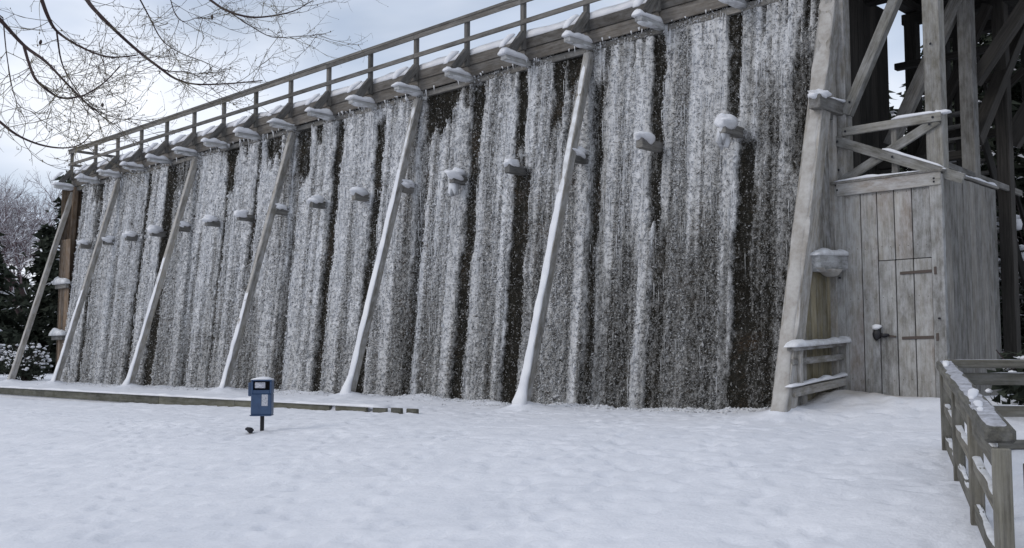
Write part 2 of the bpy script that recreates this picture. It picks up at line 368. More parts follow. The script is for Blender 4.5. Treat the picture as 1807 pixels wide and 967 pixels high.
# ------------------------------------------------------------------ kerb in front of the basin
kb = thing('timber_kerb', 'long low timber edging half buried in snow in front of the brushwood wall', 'kerb', (-30, 12.36, 0.45))
x = -46.0; k = 0
while x < -17.5:
    L = min(3.6, -17.2 - x)
    beam('kerb_board', (x, 12.36, 0.56), (x + L - 0.012, 12.36, 0.56), 0.22, 0.07, M['kerb'], kb, hint=(0, 0, 1))
    x += L; k += 1
for xa, xb in ((-17.0, -16.0), (-15.8, -15.4), (-15.25, -14.95), (-14.8, -14.5)): beam('kerb_board', (xa, 12.35, 0.60), (xb, 12.35, 0.60), 0.15, 0.07, M['kerb'], kb, hint=(0, 0, 1), ch=0.03)
snow_cap((-46, 12.38, 0.665), (-15.4, 12.38, 0.665), 0.22, 0.05, kb, lump=0.5, seg=0.3)

# ------------------------------------------------------------------ the graduation tower
TW = thing('graduation_tower', 'tall timber graduation tower, its brushwood wall coated in rime and icicles', 'graduation tower', (-23, 16.8, 0.7))
STRIPS = [(-36.69,-36.36,0.66,7.92,0.75),(-32.96,-32.67,0.73,8.07,0.85),(-31.63,-30.97,0.6,7.95,0.97),(-37.18,-36.44,7.31,8.14,0.75),(-31.19,-29.74,7.15,8.21,0.50),(-29.03,-28.78,0.6,5.69,0.55),(-28.14,-27.74,0.65,5.25,0.45),(-27.69,-27.46,0.6,8.04,0.75),(-27.79,-27.25,6.45,8.12,0.90),(-28.22,-26.39,7.77,8.15,0.80),(-26.08,-25.86,4.36,7.74,0.80),(-25.41,-25.15,0.6,4.36,0.40),(-25.65,-24.90,7.19,8.22,0.85),(-24.06,-23.67,0.6,6.85,0.60),(-24.09,-23.36,6.58,8.09,0.85),(-23.18,-22.85,7.44,8.06,0.80),(-22.25,-21.92,0.6,7.95,0.90),(-21.00,-20.54,0.6,4.93,0.35),(-20.50,-20.13,0.6,7.64,0.90),(-19.72,-19.54,0.6,3.42,0.35),(-18.67,-18.36,0.6,7.84,0.65),(-18.56,-17.61,7.00,8.17,0.92),(-17.69,-17.05,7.55,8.02,0.80),(-16.96,-16.62,0.6,7.93,0.85),(-15.95,-15.74,0.6,2.48,0.30),(-15.51,-15.23,5.78,7.92,0.90),(-15.45,-14.98,0.6,5.68,1.00),(-14.85,-14.33,0.6,4.97,0.35),(-14.46,-14.15,6.50,8.14,0.90),(-14.09,-13.58,7.49,8.22,0.95),(-14.02,-13.88,5.96,7.32,0.60),(-13.31,-13.04,0.6,7.20,0.75),(-12.34,-12.02,0.6,4.36,0.50),(-11.84,-11.55,4.08,7.82,0.88),(-11.66,-11.31,0.6,4.08,0.60),(-12.80,-12.38,0.6,3.61,0.40),(-10.10,-9.87,5.64,8.18,0.80),(-9.87,-9.54,0.6,5.46,0.97),(-9.54,-8.3,0.6,6.6,0.36),(-9.54,-8.3,0.6,4.6,0.42),(-8.77,-8.3,4.78,6.80,0.50),(-10.46,-9.85,0.6,3.75,0.28),(-11.20,-10.46,0.6,4.02,0.22),(-9.82,-8.3,5.26,7.98,0.25),(-19.16,-18.69,0.6,5.47,0.30),(-24.31,-23.76,0.6,2.71,0.30),(-13.11,-9.87,0.6,4.07,0.15),(-12.01,-11.79,4.10,5.61,-0.50),(-13.53,-13.25,0.6,4.25,-0.50),(-13.99,-13.76,0.6,5.50,-0.20),(-11.01,-10.80,0.6,3.81,-0.40)]
def frost(X, Z):
    """how much rime covers the twigs at (x, z) of the wall: 0 bare, 1 white"""
    X = np.asarray(X, float); Z = np.asarray(Z, float)
    f = 0.89 - 0.05 * sstep(4.2, 1.0, Z) - 0.12 * sstep(-16, -10, X) * sstep(6.5, 1.5, Z)
    wob = 0.10 * (vnoise(X * 0 + 2.2, Z * 1.4, 51) - 0.5)
    for a, b, z0, z1, s in STRIPS:
        e = 0.07 if abs(s) > 0.4 else 0.16
        if s >= 0.8 and z0 < 6: b += 0.01; s = min(0.93, s * 1.04)
        xx = X + wob + 0.05 * (vnoise(X * 9, Z * 5, 53) - 0.5)
        inx = sstep(a - e, a + e * 0.6, xx) * (1 - sstep(b - e * 0.6, b + e, xx))
        zz = Z + (1.0 if z0 > 5 else 0.25) * (fbm(X * 9, Z * 0.5, 57, 2) - 0.5) * 1.3
        inz = sstep(z0 - 0.15, z0 + 0.12, zz) * (1 - sstep(z1 - 0.05, z1 + 0.3, Z)) if z0 > 0.65 else 1 - sstep(z1 - (1.3 if s < 0.55 and z1 < 5 else 0.2), z1 + (1.1 if s < 0.55 and z1 < 5 else 0.3), zz)
        f = f * (1 - s * inx * inz) if s > 0 else f + (-s) * 0.5 * inx * inz
    st = fbm(X * 7.0, Z * 0.22, 61, 3); f = f + (st - 0.5) * 0.75 * np.minimum(1, f * 1.5)
    top = sstep(6.2, 8.0, Z) * (vnoise(X * 16, Z * 0.9, 63) > 0.66); f = f - 0.45 * top
    f = f + (vnoise(X * 2.3, Z * 1.1, 67) - 0.5) * 0.24 * np.minimum(1, f * 1.6)
    return np.clip(f, 0, 1.0)
ZTOP = 8.03
def curtain(X, Z):
    """where run-off froze into smooth pale vertical curtains between the speckled twigs"""
    v = fbm(X * 3.6, Z * 0.07, 91, 2) + 0.45 * (vnoise(X * 15, Z * 0.22, 93) - 0.5) + 0.10 * (vnoise(X * 3, Z * 1.5, 95) - 0.5)
    return sstep(0.43, 0.62, v + 0.11 * sstep(2.0, 6.5, Z) + 0.05 * sstep(-13, -20, X) - 0.10 * sstep(-14, -11, X) * sstep(4.5, 2.5, Z))
def tone(X, Z, f):
    t = 0.36 + 0.20 * f + 0.27 * curtain(X, Z) * np.minimum(1, f * 1.4) + 0.45 * (fbm(X * 8.5, Z * 0.16, 81, 3) - 0.5) + 0.36 * (vnoise(X * 42, Z * 0.5, 83) - 0.5)
    t = t + 0.17 * sstep(-12, -20, X) * sstep(1.0, 4.0, Z)
    return np.clip(t, 0.02, 1)
def brush_panel(xa, xb):
    near = max(0.0, min(1.0, (xb + 38) / 28.0))
    st = 0.045 - 0.012 * near
    xs = np.linspace(xa, xb, int((xb - xa) / st) + 1); zs = np.linspace(0.45, ZTOP, int(7.6 / (st * 1.5)))
    X, Z = np.meshgrid(xs, zs); fr = frost(X, Z)
    rel = 0.04 * (fbm(X * 5, Z * 0.35, 71, 2) - 0.5) + (0.07 - 0.05 * curtain(X, Z)) * (fbm(X * 16, Z * 7, 73, 3) - 0.5) + 0.08 * sstep(0.1, 0.6, fr)
    Y = wallY(Z) - rel + 0.05
    V = np.stack([X, Y, Z], -1).reshape(-1, 3); nx, nz = len(xs), len(zs)
    a = (np.arange(nz - 1)[:, None] * nx + np.arange(nx - 1)[None]).ravel()
    F = np.stack([a, a + 1, a + 1 + nx, a + nx], -1)
    org = (0.5 * (xa + xb), 15.9, 0.7)
    p = mobj('brushwood_panel', V, F, M['brush'], TW, False, {'frost': np.clip(fr * (0.70 + 0.50 * curtain(X, Z)), 0, 1.25).ravel(), 'tone': tone(X, Z, fr).ravel()}, origin=org, kind='stuff')
    A = (xb - xa) * 7.4
    def surf(x, z): return wallY(z) - 0.08 * sstep(0.1, 0.6, frost(x, z)) - 0.04 * (fbm(x * 5, z * 0.35, 71, 2) - 0.5) + 0.04
    # bare twig tips
    n = int(A * (420 + 480 * near)); x = rng.uniform(xa, xb, n); z = rng.uniform(0.6, ZTOP + 0.05, n)
    keep = rng.random(n) > 0.85 * curtain(x, z) * np.minimum(1, frost(x, z) * 1.3); x, z = x[keep], z[keep]; n = len(x); y = surf(x, z)
    d = np.stack([rng.normal(0, 0.55, n), -rng.uniform(0.5, 1, n), rng.normal(-0.25, 0.5, n)], -1); d /= np.linalg.norm(d, axis=1)[:, None]
    L = rng.uniform(0.07, 0.22, n)[:, None]; B = np.stack([x, y + 0.05, z], -1); r = rng.uniform(0.003, 0.008, n)[:, None] * (1.5 - 0.5 * near)
    s1 = np.cross(d, [0, 0, 1.0]); s1 /= np.linalg.norm(s1, axis=1)[:, None]; s2 = np.cross(d, s1)
    V = np.stack([B + s1 * r, B - 0.5 * s1 * r + 0.87 * s2 * r, B - 0.5 * s1 * r - 0.87 * s2 * r, B + d * L], 1).reshape(-1, 3)
    i = np.arange(n)[:, None] * 4; F = np.concatenate([i + [0, 1, 3], i + [1, 2, 3], i + [2, 0, 3]], 0)
    mobj('twigs', V, F, M['twig'], p, origin=org, kind='stuff')
    # rime clumps on the tips: little squashed octahedra, and long runs of ice in the white streaks
    n = int(A * (1050 + 1150 * near)); x = rng.uniform(xa, xb, n); z = rng.uniform(0.55, ZTOP + 0.08, n)
    f = frost(x, z); keep = rng.random(n) < np.clip(f ** 0.85 * 0.85 + 0.06, 0, 1) * (1 - 0.72 * curtain(x, z) * f); x, z, f = x[keep], z[keep], f[keep]; n = len(x); cw = curtain(x, z) * np.minimum(1, f * 1.4)
    y = surf(x, z) - rng.uniform(-0.02, 0.035, n)
    sz = rng.gamma(4, 0.25, n) * (0.0175 - 0.0050 * near) * (0.62 + 0.42 * f)
    hor = rng.random(n) < 0.55
    sx = np.where(hor, sz * 1.5, sz * 0.62); sy = sz * 1.3; szz = np.where(hor, sz * 0.55, sz * rng.uniform(0.8, 2.2, n))
    o6 = np.array([[1, 0, 0], [-1, 0, 0], [0, 1, 0], [0, -1, 0], [0, 0, 1], [0, 0, -1]], float)
    V = o6[None] * np.stack([sx, sy, szz], -1)[:, None, :] * rng.uniform(0.7, 1.25, (n, 6, 1)) + rng.normal(0, 1, (n, 6, 3)) * (sz * 0.22)[:, None, None]
    tilt = rng.normal(0, 0.45, n); V[:, :, 2] += np.where(hor, tilt, 0)[:, None] * V[:, :, 0]
    T1 = np.repeat(np.clip(tone(x, z, f) * (0.6 + 0.4 * f) + 0.08 * (1 - cw) + rng.normal(0, 1, n) * (0.12 - 0.06 * cw), 0.0, 1), 6)
    V = (V + np.stack([x, y, z], -1)[:, None, :]).reshape(-1, 3)
    o8 = np.array([[0, 2, 4], [2, 1, 4], [1, 3, 4], [3, 0, 4], [2, 0, 5], [1, 2, 5], [3, 1, 5], [0, 3, 5]])
    F1 = (np.arange(n)[:, None, None] * 6 + o8[None]).reshape(-1, 3)
    m = int(A * 42); x = rng.uniform(xa, xb, m); z = rng.uniform(1.0, ZTOP, m); f = frost(x, z) * (0.4 + 1.2 * (fbm(x * 7, z * 0.22, 61, 3) - 0.2))
    Ls = rng.uniform(0.12, 0.7, m); f = np.minimum(f, frost(x, z - Ls) * 1.2); keep = rng.random(m) < np.clip(f, 0, 1) ** 1.6 * (0.35 + 0.65 * sstep(2.0, 5.0, z)); x, z, Ls = x[keep], z[keep], Ls[keep]; m = len(x); T2 = np.repeat(np.clip(tone(x, z, frost(x, z)) + 0.12, 0.1, 1), 10)
    y = surf(x, z) - rng.uniform(0.01, 0.06, m); r = rng.uniform(0.004, 0.011, m) * (1.3 - 0.3 * near)
    ang = np.array([0, 1, 2, 3]) * math.pi / 2
    ring = np.stack([np.cos(ang)[None] * r[:, None], np.sin(ang)[None] * r[:, None], np.zeros((m, 4))], -1)
    b = np.stack([x, y, z], -1)[:, None, :]
    V2 = np.concatenate([b + [0, 0, 0.05], b + ring, b + ring * 0.7 + np.stack([0 * Ls, 0 * Ls, -Ls * 0.55], -1)[:, None, :], b + np.stack([0 * Ls, 0 * Ls, -Ls], -1)[:, None, :]], 1)
    fi = []
    for k in range(4):
        j = (k + 1) % 4; fi += [[0, 1 + k, 1 + j], [1 + k, 5 + k, 5 + j], [1 + k, 5 + j, 1 + j], [5 + k, 9, 5 + j]]
    F2 = (np.arange(m)[:, None, None] * 10 + np.array(fi)[None]).reshape(-1, 3) + len(V)
    mobj('rime', np.concatenate([V, V2.reshape(-1, 3)]), np.concatenate([F1, F2]), M['rime'], p, True, attr={'tone': np.concatenate([T1, T2])}, origin=org, kind='stuff')
bounds = [-38.1] + [PX(i) - 0.02 for i in range(1, 17)] + [-8.14]
for a, b in zip(bounds[:-1], bounds[1:]): brush_panel(a, b)
# ice and twig crumbs fallen along the foot of the wall
def crumbs(name, n, m, s0, s1, flat):
    x = rng.uniform(-37, -8.3, n); y = 15.35 - rng.gamma(1.3, 0.22, n); z = G(x, y) ; sz = rng.uniform(s0, s1, n)
    o6 = np.array([[1, 0, 0], [-1, 0, 0], [0, 1, 0], [0, -1, 0], [0, 0, 1], [0, 0, -1]], float)
    a = rng.uniform(0, 3.14, n); U = o6[None] * np.stack([sz * flat, sz * .6, sz * .6], -1)[:, None, :] * rng.uniform(.6, 1.3, (n, 6, 1))
    V = np.stack([U[..., 0] * np.cos(a)[:, None] - U[..., 1] * np.sin(a)[:, None], U[..., 0] * np.sin(a)[:, None] + U[..., 1] * np.cos(a)[:, None], U[..., 2]], -1) + np.stack([x, y, z], -1)[:, None, :]
    o8 = np.array([[0, 2, 4], [2, 1, 4], [1, 3, 4], [3, 0, 4], [2, 0, 5], [1, 2, 5], [3, 1, 5], [0, 3, 5]])
    o = mobj(name, V.reshape(-1, 3), (np.arange(n)[:, None, None] * 6 + o8[None]).reshape(-1, 3), m, kind='stuff', origin=(-22, 15, 0.7)); return o
cr1 = crumbs('fallen_ice', 2600, M['ice'], 0.015, 0.05, 1.0); cr1['label'] = 'crumbs of ice fallen on the snow along the foot of the brushwood wall'; cr1['category'] = 'ice'
cr2 = crumbs('fallen_twigs', 700, M['twig'], 0.006, 0.012, 7.0); cr2['label'] = 'dark twig ends fallen on the snow along the foot of the brushwood wall'; cr2['category'] = 'twigs'
# back of the brushwood (dark bundle, seen edge-on from the stair bay) and ends
def boards(name, plane, u0, u1, z0, z1, n, m, parent, thick=0.03, gap=0.008, jit=0.006, zf=None, zb=None):
    """vertical boards one by one; plane=('x',v) or ('y',v)"""
    ax, v = plane; w = (u1 - u0) / n
    for k in range(n):
        c = u0 + w * (k + 0.5); j = random.uniform(-jit, jit)
        za = zb(c) if zb else z0; zt = zf(c) if zf else z1
        p = (v + j, c) if ax == 'x' else (c, v + j)
        beam(name, (p[0], p[1], za), (p[0], p[1], zt + random.uniform(-jit, jit)), w - gap, thick, m, parent, hint=(0, 1, 0) if ax == 'x' else (1, 0, 0), ch=0.004)
bk = mobj('brushwood_back', *(lambda V, F: (V, F))([(-38.9, 17.75, 0.6), (-8.15, 17.75, 0.6), (-8.15, 17.5, 8.0), (-38.9, 17.5, 8.0), (-38.9, 16.2, 0.6), (-8.15, 16.2, 0.6), (-8.15, 16.3, 8.0), (-38.9, 16.3, 8.0)],
     [(0, 1, 2, 3), (5, 4, 7, 6), (1, 5, 6, 2), (4, 0, 3, 7), (3, 2, 6, 7)]), M['twig'], TW, origin=(-23, 17, 0.7))
boards('end_board', ('x', -8.08), 16.0, 18.15, 0.7, 8.0, 9, M['dark'], TW)  # dark colour stands in for the shade on this end face
boards('end_board', ('x', -38.98), 15.6, 17.75, 0.7, 8.0, 9, M['brown'], TW)
boards('end_board', ('y', 15.62), -38.9, -38.08, 0.6, 6.0, 4, M['brown'], TW)
beam('end_rail', (-38.98, 15.52, 4.25), (-38.0, 15.52, 4.25), 0.16, 0.12, M['wood'], TW, hint=(0, 0, 1))
beam('end_rail', (-38.98, 15.46, 2.35), (-38.0, 15.46, 2.35), 0.16, 0.12, M['wood'], TW, hint=(0, 0, 1))
snow_cap((-39.02, 15.50, 4.33), (-37.95, 15.50, 4.33), 0.28, 0.22, TW, m=M['ice']); snow_cap((-39.02, 15.44, 2.43), (-37.95, 15.44, 2.43), 0.28, 0.24, TW, m=M['ice'])
beam('corner_post', (ENDX + 0.1, 15.75, 0.6), (ENDX + 0.1, 16.05, 8.05), 0.2, 0.18, M['brown'], TW)

IDX = [None] + list(range(1, 18))
for i in [0] + list(range(1, 18)):
    X = ENDX + 0.05 if i == 0 else PX(i)
    # knee beam carrying the raker of the railing
    kn = beam('knee_beam', (X, 15.28, 8.02), (X, 16.2, 8.02), 0.17, 0.13, M['iced'], TW)
    snow_cap((X, 15.20, 8.06), (X, 15.98, 8.06), 0.24 + random.uniform(-.04, .03), 0.11 + random.uniform(-.02, .03), kn, lump=0.5, seg=0.06)
    snow_cap((X, 15.28, 7.98), (X, 16.0, 7.98), 0.19, 0.05, kn, up=(0, 0, -1), lump=0.6, m=M['ice'])
    ra = beam('raker', (X, 15.50, 8.16), (X, 15.90, 8.66), 0.12, 0.17, M['rail'], TW)
    snow_cap((X, 15.22, 8.22), (X, 15.58, 8.56), 0.17, 0.09, ra, up=(0, -1, 0.9))
    po = beam('railing_post', (X, 15.9, 8.3), (X, 15.9, 9.40), 0.11, 0.10, M['rail'], TW)
    # stub beam at half height with its pillow of ice
    if i > 0:
        pr = i in (2, 5, 8, 11, 14)
        yo = (15.42 if i < 15 else 15.3) + (0.06 if pr else 0) + random.uniform(-.04, .04)
        xo = 0.0
        stb = beam('stub_beam', (X + xo, yo, 5.62), (X + xo, 16.1, 5.62), 0.15, 0.18, M['wood'], TW)
        bl = blob('ice_pillow', (X + xo, yo + 0.14, 5.74), (0.145 + random.uniform(0, .03), 0.23, 0.10 + random.uniform(0, .03)), M['snow'], stb, seed=i, rough=0.42, n=14)
        if i in (16, 12): blob('ice_skirt', (X - 0.06, yo + 0.14, 5.62), (0.10, 0.14, 0.1), M['ice'], stb, seed=i + 30, rough=0.5, drip=0.3)
for i, X in zip((2, 5, 8, 11, 14, 17, 0), FEET):
    near = X > -16
    pr = beam('prop', (X, 13.98, 0.62), (X, 15.98, 7.85), 0.17 if i != 17 else 0.28, 0.17 if i != 17 else 0.28, M['pale'], TW)
    def wf(q, i=i, e=None): return (0.35 + 0.65 * (1 - q) ** 1.2) * (1 if q < 0.93 else 0.4) * (1 + (3.0 if i != 17 else 1.2) * math.exp(-q / 0.045))
    a = np.array([X, 13.98, 0.62]); b = np.array([X, 15.98, 7.85]); t = (b - a) / np.linalg.norm(b - a); nrm = np.array([0, -t[2], t[1]])
    hw = 0.083 if i != 17 else 0.138
    snow_cap(a + (b - a) * 0.02 + nrm * (hw - .004), a + (b - a) * 0.97 + nrm * (hw - .004), 0.12 if i != 17 else 0.26, 0.018, pr, up=nrm, name='frost_film', lump=0.5, seg=0.15, m=M['ice'] if i in (11, 14) else M['frostcoat'])
    end = {2: .5, 5: .6, 8: .4, 11: .8, 14: .62, 17: .80, 0: .3}[i]
    snow_cap(a + nrm * hw, a + (b - a) * end + nrm * hw, 0.2 if i != 17 else 0.25, {14: 0.07, 17: 0.05}.get(i, 0.045), pr, up=nrm, lump=0.35, seg=0.12, wfun=wf, m=M['frostcoat'] if i in (17, 0) else M['snow'])
# fascia boards, deck, railing
xcuts = [ENDX - 0.1] + [PX(i) for i in range(3, 18, 2)] + [-5.4]
for a, b in zip(xcuts[:-1], xcuts[1:]):
    for z, h, yy in ((8.19, 0.27, 15.99), (8.445, 0.23, 15.965)):
        beam('fascia_board', (a + 0.006, yy, z), (b - 0.006, yy, z + random.uniform(-.006, .006)), h, 0.05, M['fascia'], TW, hint=(0, 0, 1))
    beam('handrail', (a, 15.9, 9.45), (b, 15.9, 9.45), 0.20, 0.07, M['rail'], TW, hint=(0, 1, 0))
    beam('handrail_board', (a, 15.83, 9.36), (b, 15.83, 9.36), 0.11, 0.035, M['rail'], TW, hint=(0, 0, 1))
    beam('middle_rail', (a, 15.84, 8.90), (b, 15.84, 8.90), 0.11, 0.045, M['rail'], TW, hint=(0, 0, 1))
    beam('handrail', (a, 18.1, 9.45), (b, 18.1, 9.45), 0.20, 0.07, M['rail'], TW, hint=(0, 1, 0))
    beam('middle_rail', (a, 18.1, 8.90), (b, 18.1, 8.90), 0.11, 0.045, M['rail'], TW, hint=(0, 0, 1))
    snow_cap((a, 16.35, 8.56), (b, 16.35, 8.56), 0.8, 0.25, TW, name='deck_snow', lump=0.07, taper=False, seg=0.3)
    beam('wall_plate', (a, 16.12, 7.98), (b, 16.12, 7.98), 0.14, 0.14, M['wood'], TW, hint=(0, 0, 1))
for i in range(2, 18): beam('railing_post', (PX(i) , 18.1, 8.5), (PX(i), 18.1, 9.40), 0.11, 0.10, M['rail'], TW)
for z in (9.45, 8.9): beam('end_handrail', (ENDX, 15.95, z), (ENDX, 18.05, z), 0.10, 0.06, M['rail'], TW, hint=(0, 0, 1))
beam('railing_post', (ENDX, 18.1, 8.5), (ENDX, 18.1, 9.40), 0.11, 0.10, M['rail'], TW)
for k in range(9):
    beam('deck_plank', (ENDX, 16.06 + 0.255 * k, 8.52), (-8.3, 16.06 + 0.255 * k, 8.52), 0.235, 0.045, M['dark'], TW, hint=(0, 1, 0))
beam('deck_beam', (ENDX, 17.0, 8.38), (-8.3, 17.0, 8.38), 0.16, 0.2, M['dark'], TW, hint=(0, 1, 0))
# rime beard along the wall plate
V = []; F = []
for k in range(120):
    x = random.uniform(-38.2, -8.2); L = random.uniform(0.02, 0.22) * (0.2 + float(vnoise(np.array(x * 2.3), 1, 5))) ; r = random.uniform(0.012, 0.03); y = 16.02 - random.uniform(0, 0.12); z = 8.06 + random.uniform(-.02, .03)
    o = len(V); V += [(x - r, y - r, z), (x + r, y - r, z), (x, y + r, z), (x + random.uniform(-.02, .02), y, z - L)]; F += [(o, o + 1, o + 2), (o, o + 3, o + 1), (o + 1, o + 3, o + 2), (o + 2, o + 3, o)]
mobj('icicles', V, F, M['ice'], TW, kind='stuff', origin=(-23, 16, 8))

# right-hand end: corner post, boarded end panel under the last prop, ledges
cp = beam('corner_post', (-7.93, 15.96, 0.6), (-7.93, 15.96, 8.3), 0.27, 0.24, M['pale'], TW)
beam('inner_post', (-8.0, 15.66, 0.6), (-8.0, 15.80, 7.9), 0.13, 0.12, M['pale'], TW)
def ptop(y): return 0.62 + (y - 13.98) / 2.0 * 7.23 - 0.1
boards('panel_board', ('x', -8.03), 14.25, 15.66, 0.8, 7.8, 8, M['pale'], TW, zf=lambda y: max(3.9, 0) + (ptop(y) - 3.9) * 1.0 if ptop(y) > 3.9 else ptop(y), zb=lambda y: 3.25 if ptop(y) > 3.4 else 0.8)
boards('panel_board', ('x', -8.06), 14.3, 15.72, 0.8, 3.2, 8, M['yellow'], TW, zf=lambda y: min(3.26, ptop(y)), zb=lambda y: 0.8)
l1 = beam('ledge', (-7.88, 14.75, 3.10), (-7.88, 15.86, 3.16), 0.24, 0.30, M['iced'], TW, ch=0.05)
snow_cap((-7.87, 14.70, 3.20), (-7.87, 15.86, 3.27), 0.29, 0.09, l1, m=M['ice'], lump=0.5)
snow_cap((-7.87, 14.76, 3.00), (-7.87, 15.5, 3.02), 0.26, 0.08, l1, up=(0, 0, -1), m=M['frostcoat'], lump=0.8)
l2 = beam('ledge', (-7.88, 14.05, 1.74), (-7.88, 15.84, 1.84), 0.15, 0.07, M['pale'], TW)
snow_cap((-7.86, 13.98, 1.765), (-7.86, 15.84, 1.865), 0.24, 0.10, l2, lump=0.4, m=M['ice'])
l3 = beam('ledge', (-7.87, 14.05, 1.08), (-7.87, 15.84, 1.24), 0.09, 0.13, M['pale'], TW)
snow_cap((-7.87, 13.9, 1.17), (-7.87, 15.8, 1.33), 0.14, 0.05, l3, lump=0.5)
beam('panel_stud', (-7.86, 14.25, 1.18), (-7.86, 14.25, 1.66), 0.09, 0.08, M['pale'], TW)
beam('tie_board', (-7.88, 14.08, 1.54), (-7.88, 15.84, 1.63), 0.05, 0.10, M['pale'], TW)
s4 = beam('stub_beam', (-7.93, 15.05, 5.72), (-7.93, 15.9, 5.72), 0.2, 0.22, M['wood'], TW)
blob('ice_pillow', (-7.93, 15.2, 5.84), (0.15, 0.2, 0.08), M['snow'], s4, seed=91, rough=0.5)
snow_cap((-7.88, 15.45, 5.84), (-7.80, 15.95, 5.82), 0.08, 0.04, s4)

# open stair bay at the end of the tower
bay = [(-6.36, 15.98), (-6.36, 17.35), (-6.36, 18.95), (-7.95, 18.95), (-6.36, 20.4), (-7.95, 20.4)]
for k, (x, y) in enumerate(bay):
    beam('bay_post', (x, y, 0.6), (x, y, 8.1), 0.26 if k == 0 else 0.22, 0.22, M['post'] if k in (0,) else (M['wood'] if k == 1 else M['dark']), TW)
    if k == 0: snow_cap((x - 0.02, y - 0.12, 5.36), (x + 0.26, y - 0.1, 5.38), 0.12, 0.07, TW)
for y in (15.98, 17.35, 18.95, 20.4):
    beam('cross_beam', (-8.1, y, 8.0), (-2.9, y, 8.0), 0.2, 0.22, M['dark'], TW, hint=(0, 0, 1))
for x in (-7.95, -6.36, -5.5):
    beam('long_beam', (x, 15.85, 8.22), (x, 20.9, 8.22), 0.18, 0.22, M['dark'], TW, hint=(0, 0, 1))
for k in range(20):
    beam('landing_plank', (-8.25, 16.1 + 0.255 * k, 8.36), (-2.8, 16.1 + 0.255 * k, 8.36), 0.24, 0.045, M['dark'], TW, hint=(0, 1, 0))  # the stretch beyond the bay posts is added to shade the braces
beam('brace', (-7.80, 15.90, 5.62), (-6.62, 15.90, 7.95), 0.17, 0.15, M['post'], TW, hint=(1, 0, -0.5))
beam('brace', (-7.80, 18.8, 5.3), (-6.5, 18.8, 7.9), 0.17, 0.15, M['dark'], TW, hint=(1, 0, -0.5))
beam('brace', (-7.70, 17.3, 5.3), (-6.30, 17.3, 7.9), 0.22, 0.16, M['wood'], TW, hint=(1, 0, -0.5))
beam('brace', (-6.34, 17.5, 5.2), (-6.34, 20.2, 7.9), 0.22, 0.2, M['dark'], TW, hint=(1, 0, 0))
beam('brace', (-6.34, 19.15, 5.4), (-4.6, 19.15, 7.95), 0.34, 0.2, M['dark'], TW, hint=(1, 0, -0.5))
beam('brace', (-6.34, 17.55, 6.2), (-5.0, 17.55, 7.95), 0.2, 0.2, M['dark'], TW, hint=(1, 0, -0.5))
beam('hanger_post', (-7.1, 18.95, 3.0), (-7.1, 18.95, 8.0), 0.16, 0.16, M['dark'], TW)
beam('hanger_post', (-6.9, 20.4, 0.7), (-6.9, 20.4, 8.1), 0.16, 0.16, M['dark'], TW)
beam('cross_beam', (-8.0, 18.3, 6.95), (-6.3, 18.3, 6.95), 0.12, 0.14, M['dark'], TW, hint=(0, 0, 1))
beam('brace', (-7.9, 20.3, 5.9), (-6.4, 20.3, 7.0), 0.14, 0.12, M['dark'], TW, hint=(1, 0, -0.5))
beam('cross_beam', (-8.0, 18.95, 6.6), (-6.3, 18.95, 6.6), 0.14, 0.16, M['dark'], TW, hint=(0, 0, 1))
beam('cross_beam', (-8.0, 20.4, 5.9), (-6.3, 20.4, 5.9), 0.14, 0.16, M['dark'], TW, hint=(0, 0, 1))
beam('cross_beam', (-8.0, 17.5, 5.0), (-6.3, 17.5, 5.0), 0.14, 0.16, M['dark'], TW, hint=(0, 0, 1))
# barrier above the shed
r1 = beam('barrier_rail', (-7.84, 15.82, 5.32), (-6.22, 15.82, 5.32), 0.14, 0.06, M['post'], TW, hint=(0, 0, 1))
snow_cap((-7.0, 15.82, 5.39), (-6.3, 15.82, 5.39), 0.09, 0.05, r1)
beam('barrier_brace', (-7.98, 15.78, 5.20), (-5.9, 15.78, 4.30), 0.16, 0.05, M['post'], TW, hint=(0, 0, 1))
b2 = beam('barrier_brace', (-7.98, 15.84, 4.46), (-6.28, 15.84, 5.28), 0.15, 0.05, M['post'], TW, hint=(0, 0, 1))
snow_cap((-7.15, 15.77, 4.93), (-6.2, 15.77, 4.52), 0.06, 0.04, TW)
beam('barrier_post', (-7.0, 15.9, 4.4), (-7.0, 15.9, 5.3), 0.1, 0.08, M['wood'], TW)
beam('barrier_rail', (-6.30, 15.9, 4.62), (-6.30, 19.5, 4.55), 0.1, 0.06, M['wood'], TW, hint=(0, 0, 1))

for p in ((-7.78, 15.79, 5.32), (-6.34, 15.79, 5.32), (-7.9, 15.74, 5.16), (-6.98, 15.74, 4.78), (-6.4, 15.80, 5.22), (-7.7, 15.81, 5.8), (-6.75, 15.81, 7.7), (-7.93, 15.82, 4.7), (-6.36, 15.85, 6.5)):
    beam('bolt', (p[0], p[1], p[2]), (p[0], p[1] - 0.02, p[2]), 0.035, 0.035, M['stone'], TW, ch=0.012)

# staircase behind the shed
ST = thing('staircase', 'narrow timber stair with snow dusted treads climbing inside the open end bay', 'stairs', (-7.2, 19.6, 0.7))
for xx in (-7.62, -6.72):
    beam('stringer', (xx, 21.2, 2.6), (xx, 18.6, 6.0), 0.05, 0.26, M['dark'], ST)
for k in range(17):
    q = k / 16; y = 21.1 - 2.45 * q; z = 2.78 + 3.2 * q
    t_ = beam('tread', (-7.6, y, z), (-6.74, y, z), 0.26, 0.045, M['wood'], ST, hint=(0, 1, 0))
    if k in (3, 6, 7, 8, 9, 12): snow_cap((-7.5, y - 0.04, z + 0.022), (-6.85, y - 0.04, z + 0.022), 0.17, 0.05, t_)
beam('stair_handrail', (-6.66, 21.2, 3.6), (-6.66, 18.6, 7.0), 0.05, 0.09, M['dark'], ST)

